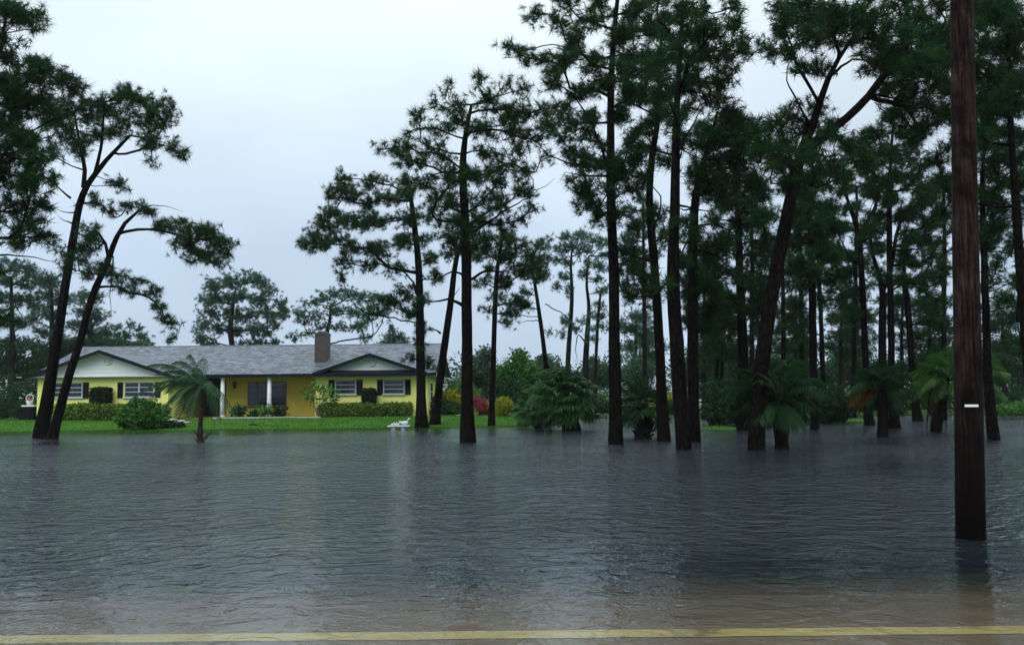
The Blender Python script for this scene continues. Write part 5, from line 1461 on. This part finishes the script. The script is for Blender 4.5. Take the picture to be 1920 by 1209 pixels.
BG = 'leafy trees behind the garden and the stand'
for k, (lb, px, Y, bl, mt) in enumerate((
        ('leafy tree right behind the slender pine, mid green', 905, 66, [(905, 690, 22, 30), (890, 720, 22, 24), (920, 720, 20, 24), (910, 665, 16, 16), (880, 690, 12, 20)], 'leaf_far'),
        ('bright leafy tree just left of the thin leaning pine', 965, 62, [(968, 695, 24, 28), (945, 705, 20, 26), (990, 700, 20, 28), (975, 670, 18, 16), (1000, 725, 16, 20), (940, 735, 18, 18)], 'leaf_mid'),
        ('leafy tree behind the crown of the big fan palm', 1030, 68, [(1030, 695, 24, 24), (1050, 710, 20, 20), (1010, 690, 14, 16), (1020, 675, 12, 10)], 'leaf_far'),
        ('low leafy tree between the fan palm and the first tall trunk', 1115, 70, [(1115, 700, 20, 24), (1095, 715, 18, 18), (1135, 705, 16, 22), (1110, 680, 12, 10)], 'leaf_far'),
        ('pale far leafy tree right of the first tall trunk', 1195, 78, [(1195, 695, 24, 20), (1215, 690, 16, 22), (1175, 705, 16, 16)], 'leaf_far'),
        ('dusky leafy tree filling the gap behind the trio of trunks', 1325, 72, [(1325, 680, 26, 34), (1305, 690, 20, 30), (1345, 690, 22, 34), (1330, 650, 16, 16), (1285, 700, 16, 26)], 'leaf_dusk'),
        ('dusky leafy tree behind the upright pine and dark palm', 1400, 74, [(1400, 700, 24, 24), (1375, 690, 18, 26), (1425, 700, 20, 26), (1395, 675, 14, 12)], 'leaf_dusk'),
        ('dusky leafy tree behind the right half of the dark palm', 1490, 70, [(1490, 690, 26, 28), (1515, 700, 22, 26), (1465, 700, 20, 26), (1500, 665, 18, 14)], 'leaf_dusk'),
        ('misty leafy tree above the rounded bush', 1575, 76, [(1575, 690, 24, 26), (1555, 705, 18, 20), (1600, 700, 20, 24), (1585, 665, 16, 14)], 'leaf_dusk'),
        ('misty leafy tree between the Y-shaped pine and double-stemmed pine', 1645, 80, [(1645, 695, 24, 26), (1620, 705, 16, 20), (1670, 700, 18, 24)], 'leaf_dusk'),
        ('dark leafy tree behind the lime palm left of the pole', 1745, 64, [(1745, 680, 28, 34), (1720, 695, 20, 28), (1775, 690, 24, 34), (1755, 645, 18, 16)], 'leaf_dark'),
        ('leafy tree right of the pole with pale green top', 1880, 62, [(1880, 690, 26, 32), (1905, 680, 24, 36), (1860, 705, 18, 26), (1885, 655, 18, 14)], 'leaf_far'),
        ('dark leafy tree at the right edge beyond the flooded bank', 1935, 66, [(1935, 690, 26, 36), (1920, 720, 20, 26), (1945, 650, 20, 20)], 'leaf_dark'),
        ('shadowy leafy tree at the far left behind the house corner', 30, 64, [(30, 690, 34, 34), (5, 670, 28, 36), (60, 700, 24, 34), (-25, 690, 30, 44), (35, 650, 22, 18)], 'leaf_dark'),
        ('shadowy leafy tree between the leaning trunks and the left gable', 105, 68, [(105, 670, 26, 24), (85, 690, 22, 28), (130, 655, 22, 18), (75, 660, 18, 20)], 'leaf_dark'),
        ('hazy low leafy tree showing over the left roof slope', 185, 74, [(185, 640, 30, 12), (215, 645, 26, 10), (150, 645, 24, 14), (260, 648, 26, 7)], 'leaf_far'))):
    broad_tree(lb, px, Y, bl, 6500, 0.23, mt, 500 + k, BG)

# the wood beyond, one far mass
def far_wood():
    rng = np.random.default_rng(77)
    PP, NN = [], []
    for i in range(120):
        x = rng.uniform(-140, 150); y = rng.uniform(98, 130)
        h = rng.uniform(2.4, 3.6) * (0.8 if x < -8 else (1.0 if x < 14 else 1.45))
        c = np.array([x, y, h * 0.9]); r = np.array([rng.uniform(2.5, 4.5), 2.5, h])
        p, nrm = blob_points(rng, c, r, 900, 0.5, False, 0.14)
        PP.append(p); NN.append(nrm)
    V, F = leaves(np.concatenate(PP), np.concatenate(NN), rng, 0.42, 0.6)
    o = link('far_wood', mesh_np('far_wood', V, F), M['leaf_far'], None, 'stuff')
    tag(o, 'hazy mass of far woodland closing off the background', 'wood')


far_wood()

# ------------------------------------------------------------------ palms
def pinnate(base, tip, rise, rng, nl=34, ll=0.55, droop=0.35, wind=(-0.5, 0.1, -0.15), w=0.03, narrow=0.75):
    """feather frond mesh: arched rachis with two rows of leaflets"""
    base, tip = np.array(base, float), np.array(tip, float)
    L = np.linalg.norm(tip - base)
    c = base * 0.5 + tip * 0.5 + np.array([0, 0, rise * L])
    ts = np.linspace(0, 1, 14)
    cur = np.array([(1 - t) ** 2 * base + 2 * t * (1 - t) * c + t * t * tip for t in ts])
    V, F = frusta(cur[:-1], cur[1:], np.linspace(0.028, 0.006, 13), np.linspace(0.026, 0.004, 13), 4)
    F = np.concatenate([F[:, [0, 1, 2]], F[:, [0, 2, 3]]])
    tl = np.linspace(0.12, 1.0, nl)
    pc = np.array([(1 - t) ** 2 * base + 2 * t * (1 - t) * c + t * t * tip for t in tl])
    tn = unit(np.array([2 * (1 - t) * (c - base) + 2 * t * (tip - c) for t in tl]))
    side = unit(np.cross(tn, [0, 0, 1.0]))
    Vs, Fs, nb = [V], [F], len(V)
    wv = np.array(wind)
    for sg in (-1, 1):
        ln = ll * np.sin(np.pi * (0.18 + 0.78 * tl)) ** 0.6 * rng.uniform(0.85, 1.12, nl)
        d = unit(side * sg * narrow + tn * 0.65 + wv + rng.normal(0, 0.06, (nl, 3)))
        midp = pc + d * (ln * 0.5)[:, None]
        d2 = unit(d + wv * 0.6 + np.array([0, 0, -droop]))
        tp = midp + d2 * (ln * 0.5)[:, None]
        wd = unit(np.cross(d, np.array([0.2, 1.0, 0.3]))) * w / 2
        q = np.stack([pc - wd * .6, pc + wd * .6, midp - wd, midp + wd, tp], 1).reshape(-1, 3)
        b = (np.arange(nl) * 5)[:, None] + nb
        f = np.concatenate([b + np.array([[0, 1, 3]]), b + np.array([[0, 3, 2]]), b + np.array([[2, 3, 4]])])
        Vs.append(q); Fs.append(f); nb += len(q)
    return np.concatenate(Vs), np.concatenate(Fs)


def fan(base, hub, out, rng, n=26, Lr=0.75, droop=0.5, arc=2.4, w=0.05):
    """fan leaf: stalk + pleated blades radiating from the hub"""
    base, hub = np.array(base, float), np.array(hub, float)
    out = unit(np.array(out, float))
    V, F = frusta(np.stack([base, base * .4 + hub * .6]), np.stack([base * .4 + hub * .6, hub]), np.array([.018, .015]), np.array([.015, .01]), 4)
    F = np.concatenate([F[:, [0, 1, 2]], F[:, [0, 2, 3]]])
    nrm = unit(np.cross(np.cross(out, [0, 0, 1.0]), out) + rng.normal(0, .3, 3))
    sd = unit(np.cross(out, nrm))
    an = np.linspace(-arc, arc, n) + rng.normal(0, .03, n)
    d = np.cos(an)[:, None] * out + np.sin(an)[:, None] * sd
    ln = Lr * (0.75 + 0.25 * np.cos(an)) * rng.uniform(.88, 1.08, n)
    mid = hub + d * (ln * .58)[:, None]
    tp = mid + unit(d + np.array([-0.25, 0, -droop])) * (ln * .42)[:, None]
    pl = nrm * 0.012 * ((np.arange(n) % 2) * 2 - 1)[:, None]
    cr = unit(np.cross(d, nrm)) * w / 2
    q = np.stack([np.repeat(hub[None], n, 0), mid - cr + pl, mid + cr - pl, tp], 1).reshape(-1, 3)
    b = (np.arange(n) * 4)[:, None] + len(V)
    f = np.concatenate([b + np.array([[0, 2, 1]]), b + np.array([[1, 2, 3]])])
    return np.concatenate([V, q]), np.concatenate([F, f])


# windblown feather palm in front of the house
Yp = G(376, 828)[1]
sp = FPX / Yp
pb = P(376, 828, Yp)
root = thing('feather_palm', (pb[0], Yp, 0), 'small windblown feather palm standing in the water before the house', 'palm tree')
rng = np.random.default_rng(600)
tr = polyline([[P(x, y, Yp)[0], Yp, P(x, y, Yp)[2], w / sp / 2] for x, y, w in ((376, 838, 13), (376, 815, 10), (376, 795, 8.5), (379, 770, 7.5), (382, 745, 7), (381, 722, 6))], 0.12)
V, F = trunk_mesh(tr, rng, 12, False, 0.12)
link('trunk', mesh_np('trunk', V, F, True), M['palm_trunk'], root)
hubp = P(380, 722, Yp)
for (tx, ty, dy, rise, nl, ll) in ((283, 684, -.2, .30, 40, .60), (300, 700, .3, .32, 38, .6), (328, 680, .3, .48, 36, .5), (358, 665, .1, .28, 32, .42), (384, 672, .5, .15, 28, .42), (243, 754, -.5, .36, 46, .58),
                               (300, 722, -.6, .30, 40, .66), (288, 742, .4, .33, 40, .64), (312, 766, -.3, .35, 38, .62), (335, 784, .4, .35, 36, .6), (356, 790, -.7, .4, 30, .5),
                               (415, 785, .3, .4, 32, .6), (441, 776, -.1, .38, 36, .5), (318, 735, .9, .3, 38, .64), (338, 704, -.9, .3, 36, .6), (406, 755, .8, .45, 30, .5), (325, 752, -.8, .34, 36, .6),
                               (350, 772, .9, .36, 36, .6), (412, 742, -.6, .5, 30, .45), (372, 690, -.4, .3, 28, .4)):
    tpp = P(tx, ty, Yp + dy)
    V, F = pinnate(hubp + rng.normal(0, .04, 3), tpp, rise, rng, int(nl * .85), ll * 1.15, 0.45, (-0.55, 0.05, -0.30), 0.021)
    link('frond', mesh_np('frond', V, F), M['palm_young'], root)
for (tx, ty) in ((361, 806), (364, 822), (394, 812), (386, 822), (391, 818), (366, 812)):       # cut leaf stubs
    m = MB(); a = P(376 + (tx - 376) * .25, ty + 10, Yp - .05); b = P(tx, ty, Yp - .08)
    m.tube([a, b], [.03, .018], 5); m.build('leaf_stub', M['palm_trunk'], root)


def fan_palm(label, px, py_base, hub_px, n_leaf, reach, Lr, seed, mat='palm_dark', Y=None, trunk_w=24, spread=(0.2, 1.0), droop=0.6, boots=0, lean=0.0, dead=0, skirt=0, group=None, w=0.05):
    rng = np.random.default_rng(seed)
    if Y is None:
        Y = G(px, py_base)[1]
    s = FPX / Y
    b = P(px, py_base, Y); h = P(hub_px[0], hub_px[1], Y)
    root = thing('fan_palm', (b[0], Y, 0), label, 'palm tree', group)
    tr = polyline([[b[0], Y, -0.4, trunk_w / s / 2], [b[0], Y, b[2], trunk_w / s / 2], [(b[0] + h[0]) / 2, Y, (b[2] + h[2]) / 2, trunk_w / s / 2.1], [h[0], Y, h[2], trunk_w / s / 2.4]], 0.15)
    V, F = trunk_mesh(tr, rng, 12, False, 0.12)
    link('trunk', mesh_np('trunk', V, F, True), M['boot'], root)
    for k in range(boots):
        a = k * 2.4; t = (k + .5) / boots
        c = np.array([b[0], Y, 0.02]) * (1 - t) + h * t
        r = trunk_w / s / 2
        o = np.array([math.cos(a), math.sin(a), 0])
        m = MB(); m.tube([c + o * r * .8 + np.array([0, 0, -.02]), c + o * (r + .07) + np.array([0, 0, .07]), c + o * (r + .13) + np.array([0, 0, .13 if k % 3 else .06])], [.05, .04, .012], 4)
        m.build('leaf_stub', M['boot'], root)
    for k in range(n_leaf):
        a = k * 2.39996 + rng.uniform(-.3, .3)
        el = math.radians(82) - (k / max(n_leaf - 1, 1)) * math.radians(82 + 55) * rng.uniform(.85, 1.0)
        o = np.array([math.cos(a) * math.cos(el), math.sin(a) * math.cos(el) * .9, math.sin(el)])
        st = reach * rng.uniform(.75, 1.1)
        hub = h + o * st + np.array([-.06, 0, 0])
        if hub[2] < 0.25:
            hub[2] = 0.25 + rng.uniform(0, .2)
        V, F = fan(h + o * .08, hub, unit(o + np.array([-.15, 0, -.25])), rng, 24, Lr * rng.uniform(.85, 1.1), droop, 2.1, w)
        V[:, 2] = np.maximum(V[:, 2], 0.03)
        isd = k >= n_leaf - dead
        link('leaf', mesh_np('leaf', V, F), M['palm_dead' if isd else mat], root)
    return root


def feather_palm(label, px, py_base, hub_px, tips, seed, mat, Y=None, trunk_w=20, ll=.5, dead=(), nl=38, hang=(), w=0.02, group=None):
    rng = np.random.default_rng(seed)
    if Y is None:
        Y = G(px, py_base)[1]
    s = FPX / Y
    b = P(px, py_base, Y); h = P(hub_px[0], hub_px[1], Y)
    root = thing('feather_palm', (b[0], Y, 0), label, 'palm tree', group)
    tr = polyline([[b[0], Y, -0.4, trunk_w / s / 2], [b[0], Y, b[2], trunk_w / s / 2], [(b[0] + h[0]) / 2, Y, (b[2] + h[2]) / 2, trunk_w / s / 2.1], [h[0], Y, h[2], trunk_w / s / 2.4]], 0.15)
    V, F = trunk_mesh(tr, rng, 12, False, 0.14)
    link('trunk', mesh_np('trunk', V, F, True), M['boot'], root)
    tips = list(tips) + [(hub_px[0] + (x - hub_px[0]) * rng.uniform(.7, .95) + rng.uniform(-9, 9), hub_px[1] + (y - hub_px[1]) * rng.uniform(.7, .95) + rng.uniform(-9, 9)) for (x, y, *_) in tips]
    for i, (tx, ty, *o) in enumerate(tips):
        dy = o[0] if o else rng.uniform(-1.1, 1.1)
        tpp = P(tx, ty, Y + dy)
        V, F = pinnate(h + rng.normal(0, .06, 3), tpp, rng.uniform(.22, .36), rng, nl, ll * rng.uniform(.9, 1.2), 0.5, (-0.2, 0, -0.35), w, 0.8)
        link('frond', mesh_np('frond', V, F), M['palm_dead' if i in dead else mat], root)
    for (tx, ty) in hang:
        tpp = P(tx, ty, Y + rng.uniform(-.3, .3))
        tpp[2] = max(tpp[2], 0.04)
        V, F = pinnate(h + np.array([(tpp[0] - h[0]) * .6, 0, -.1]), tpp, .08, rng, 18, .22, .8, (0, 0, -.5), .022, .3)
        V[:, 2] = np.maximum(V[:, 2], 0.02)
        link('frond', mesh_np('frond', V, F), M['boot'], root)
    return root


fan_palm('big rounded fan palm clump with drooping leaves at the water edge in the centre', 1072, 806, (1060, 750), 105, 1.05, 0.78, 610, 'palm', trunk_w=34, droop=0.9, w=0.075)
fan_palm('leaning companion of the big fan palm, lower and to its left', 1010, 797, (1006, 768), 55, 0.75, 0.62, 611, 'palm', Y=41, trunk_w=18, droop=0.8, w=0.065)
fan_palm('small fan palm with a stout trunk bristling with cut leaf stubs', 1206, 820, (1207, 765), 36, 0.75, 0.68, 612, 'palm_dark', trunk_w=30, boots=34, droop=0.4, spread=(0, 1))
feather_palm('dark feather palm spreading on both sides of the massive leaning trunk', 1466, 840, (1462, 752),
             [(1352, 745), (1365, 715), (1385, 690), (1420, 680), (1470, 676), (1510, 690), (1535, 710), (1548, 740), (1540, 770), (1520, 790), (1375, 775), (1400, 795), (1500, 800), (1440, 690), (1490, 672), (1350, 730), (1405, 705), (1530, 725), (1395, 760), (1525, 755), (1450, 800), (1480, 805), (1425, 790), (1380, 735), (1555, 720), (1500, 720)],
             613, 'palm_dark', trunk_w=26, ll=.62, dead=(19,), nl=38, w=0.02)
feather_palm('feather palm with an orange dead frond on its left, in front of the double-stemmed pine', 1655, 818, (1652, 728),
             [(1592, 758), (1596, 730), (1602, 705), (1620, 690), (1648, 682), (1675, 688), (1700, 700), (1715, 722), (1712, 750), (1700, 770), (1610, 765), (1630, 770), (1685, 775), (1640, 700), (1665, 700), (1595, 742), (1718, 738), (1625, 715), (1690, 735)],
             614, 'palm_dark', trunk_w=18, ll=.55, dead=(0, 10), nl=38, hang=((1608, 778), (1618, 782), (1664, 815), (1648, 814)))
feather_palm('lime feather palm with orange lower fronds left of the utility pole', 1756, 800, (1772, 708),
             [(1702, 752), (1700, 728), (1706, 700), (1725, 680), (1750, 662), (1780, 652), (1805, 668), (1822, 690), (1715, 745), (1738, 760), (1725, 735), (1715, 715), (1740, 690), (1765, 675), (1750, 765), (1790, 690), (1735, 715), (1760, 740)],
             615, 'palm_lime', Y=33, trunk_w=20, ll=.6, dead=(8, 14), nl=38, hang=((1737, 806), (1748, 808), (1760, 806), (1774, 806), (1768, 790)))
feather_palm('lime feather palm whose fronds stream out right of the utility pole', 1812, 800, (1822, 708),
             [(1882, 690), (1890, 715), (1888, 745), (1880, 768), (1868, 672), (1850, 660), (1862, 755), (1850, 765), (1876, 730), (1870, 705), (1838, 660), (1800, 690), (1858, 735), (1785, 730), (1893, 700), (1845, 690)],
             616, 'palm_lime', Y=32, trunk_w=18, ll=.6, dead=(6, 7), nl=38)

# ------------------------------------------------------------------ utility pole
pp = G(1820, 1008)
Yq = pp[1]
sq = FPX / Yq
root = thing('utility_pole', (pp[0], Yq, 0), 'near brown wooden utility pole standing in the flood at right, with a small white tag', 'utility pole')
rng = np.random.default_rng(700)
top = P(1803, 0, Yq)
dirp = (top - P(1820, 1000, Yq))
pts = []
for t in np.linspace(-0.12, 1.75, 40):
    q = P(1820, 1000, Yq) + dirp * t
    pts.append([q[0], Yq, q[2], (25.6 - 5.5 * t) / sq])
V, F = trunk_mesh(np.array(pts), rng, 28, False, 0.012)
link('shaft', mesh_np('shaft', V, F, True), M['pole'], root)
pm = MB()
pc = P(1820, 760, Yq); rp = (25.6 - 5.5 * 0.24) / sq
axc = P(1815.8, 760, Yq)
for i in range(6):
    a0, a1 = R(-132 + i * 9.0), R(-132 + (i + 1) * 9.0)
    r1 = rp + 0.006
    q = [(axc[0] + r1 * math.cos(a), Yq + r1 * math.sin(a)) for a in (a0, a1)]
    pm.poly([(q[0][0], q[0][1], axc[2] - .013), (q[1][0], q[1][1], axc[2] - .013), (q[1][0], q[1][1], axc[2] + .013), (q[0][0], q[0][1], axc[2] + .013)], [(0, 1, 2, 3)])
o = pm.build('tag', M['tag'], root)
md = o.modifiers.new('solid', 'SOLIDIFY'); md.thickness = 0.003

# ------------------------------------------------------------------ small things in the garden
# white bench with ornamental duck and ducklings
Yb = G(747, 805)[1]
sb = FPX / Yb
bb = P(747, 805, Yb)
xb0, xb1 = P(727, 800, Yb)[0], P(768, 800, Yb)[0]
zb = P(747, 797.5, Yb)[2]
root = thing('garden_bench', (bb[0], Yb, 0), 'white cast stone bench standing at the water line', 'bench')
o = bx('seat', M['white_cast'], xb0, xb1, Yb - .2, Yb + .2, zb - 0.055, zb + 0.005, None, 0.012)
o.parent = root; o.matrix_parent_inverse = Matrix.Translation(-Vector(root.location))
for px in (738.5, 756):
    x = P(px, 800, Yb)[0]
    m = MB(); m.tube([(x, Yb, -.3), (x, Yb, .03), (x, Yb, zb - .09), (x, Yb, zb - .057)], [.14, .13, .12, .15], 10); m.build('leg', M['white_cast'], root, True)


def duck(px, scale, label, big=False):
    x = P(px, 796, Yb)[0]; z = zb + 0.006
    m = MB(); s = scale
    prof = []
    # body: lofted rings from tail to breast, then neck and head
    spine = [(-.27, .21, .008), (-.22, .165, .03), (-.14, .125, .068), (-.04, .10, .10), (.06, .11, .098), (.12, .15, .068), (.155, .21, .048), (.165, .26, .042), (.185, .295, .05), (.215, .295, .042), (.245, .275, .02), (.275, .258, .012)] if big else \
            [(-.14, .13, .01), (-.10, .09, .05), (-.03, .075, .075), (.04, .09, .07), (.07, .14, .045), (.075, .19, .05), (.095, .205, .045), (.13, .195, .02), (.15, .19, .01)]
    m.tube([(x + a * s, Yb, z + b * s) for a, b, r in spine], [max(r, .008) * s for a, b, r in spine], 10)
    m.poly([], [])
    return tag(m.build('duck_ornament', M['white_cast'], None, True), label, 'ornament', 'white duck ornaments on the bench')


duck(759, 1.0, 'large white duck ornament with curved neck at the right end of the bench', True)
duck(736.5, .62, 'leftmost of three small white duckling ornaments on the bench')
duck(741.5, .62, 'middle of three small white duckling ornaments on the bench')
duck(746.5, .62, 'rightmost duckling ornament, right behind the large duck on the bench')


def path_light(px, py, label):
    p = G(px, py, .1)
    for _ in range(4):
        p = G(px, py, float(gz(p[0], p[1])))
    root = thing('path_light', p, label, 'path light', 'path lights on the lawn')
    m = MB(); m.tube([(p[0], p[1], p[2] - .05), (p[0], p[1], p[2] + .26)], .014, 6); m.build('stake', M['metal_dark'], root)
    m = MB(); m.tube([(p[0], p[1], p[2] + .26), (p[0], p[1], p[2] + .30), (p[0], p[1], p[2] + .33), (p[0], p[1], p[2] + .36)], [.05, .055, .10, .02], 10); m.build('cap', M['flash'], root)


path_light(604, 797, 'slim dark path light on the lawn below the slender-stemmed plant')
path_light(687, 793, 'path light with pale cap on the lawn left of the bench')
path_light(402, 800, 'path light on the lawn just right of the windblown palm')
p = G(474, 797, .1); p = G(474, 797, float(gz(p[0], p[1])))
m = MB(); m.ball((p[0], p[1], p[2] + .02), (.22, .14, .07), 9, 6); m.ball((p[0] + .16, p[1] - .05, p[2] + .02), (.12, .1, .05), 8, 5)
tag(m.build('garden_rock', M['blackbox'], None, True), 'low dark rock lying on the lawn in front of the porch', 'rock')

# white basket planter on a white ledge over a dark cabinet, left of the house
Yk = 51.0
kx0, kx1, kz0, kz1 = rect_px(40, 762, 68, 788, Yk)
cab = thing('utility_cabinet', ((kx0 + kx1) / 2, Yk, kz0), 'black cabinet with white top beside the left corner of the house', 'cabinet')
o = bx('body', M['blackbox'], kx0, kx1, Yk - .3, Yk + .3, kz0 - .15, kz1, None, .01)
o.parent = cab; o.matrix_parent_inverse = Matrix.Translation(-Vector(cab.location))
tx0, tx1, tz0, tz1 = rect_px(46, 758, 69, 760.5, Yk)
o = bx('top', M['white'], tx0, tx1, Yk - .34, Yk + .3, kz1 + .002, kz1 + .09, None, .01)
o.parent = cab; o.matrix_parent_inverse = Matrix.Translation(-Vector(cab.location))
kc = P(55.5, 757, Yk - .1); kz = kz1 + .094
bk = thing('basket_planter', (kc[0], Yk - .1, kz), 'white basket planter with tall hoop handle and orange flowers on the cabinet', 'planter')
m = MB()
m.tube([(kc[0], Yk - .1, kz), (kc[0], Yk - .1, kz + .10), (kc[0], Yk - .1, kz + .25)], [.13, .16, .20], 16)
o = m.build('pot', M['white'], bk, True)
m = MB()
m.tube([(kc[0] + .205 * math.cos(a), Yk - .1, kz + .42 + .21 * math.sin(a) * (1.0 if a > 0 else 1.0)) for a in np.linspace(R(-60), R(240), 24)], .03, 8)
m.build('handle', M['white'], bk, True)
rng = np.random.default_rng(800)
c = np.array([kc[0], Yk - .1, kz + .28]) + rng.normal(0, .07, (120, 3)) * np.array([1.2, 1, .7])
V, F = leaves(c, unit(rng.normal(size=(120, 3))), rng, .08, .7)
link('flowers', mesh_np('flowers', V, F), M['orange'], bk, 'stuff')
# white vehicle-height wall glimpse: pale low wall far right
xa, xb = XA(1312, 66), XA(1334, 66)
m = MB(); m.box(xa, xb, 66.9, 67.1, .2, .95); m.box(xa, xb, 66.85, 67.15, .953, 1.03)
tag(m.build('garden_wall', M['white'], None), 'short white garden wall glimpsed right of the trio of trunks across the side street', 'wall')
# stick in the water at right
a, b, c = G(1887, 783), G(1898, 788), G(1908, 797)
m = MB(); m.tube([(a[0], b[1], .17), (b[0], b[1], .09), (c[0], b[1], -.05)], [.018, .022, .02], 6)
tag(m.build('stick', M['stem'], None, True), 'thin bent stick poking out of the water at the right edge', 'stick')

# ------------------------------------------------------------------ haze: rain-filled air
m = MB(); m.box(-960, 960, -60, 960, -1.6, 24)
hz = m.build('haze', None, None, kind='stuff')
hm = newmat('rain_haze'); t = NT(hm)
pv = t.n('ShaderNodeVolumePrincipled', {'Color': (0.86, 0.93, 1.0, 1), 'Density': 0.0002, 'Anisotropy': 0.2})
t.link(pv.outputs[0], t.out.inputs['Volume'])
hz.data.materials.append(hm)
tag(hz, 'thin grey rain haze hanging over the whole flooded garden', 'haze')
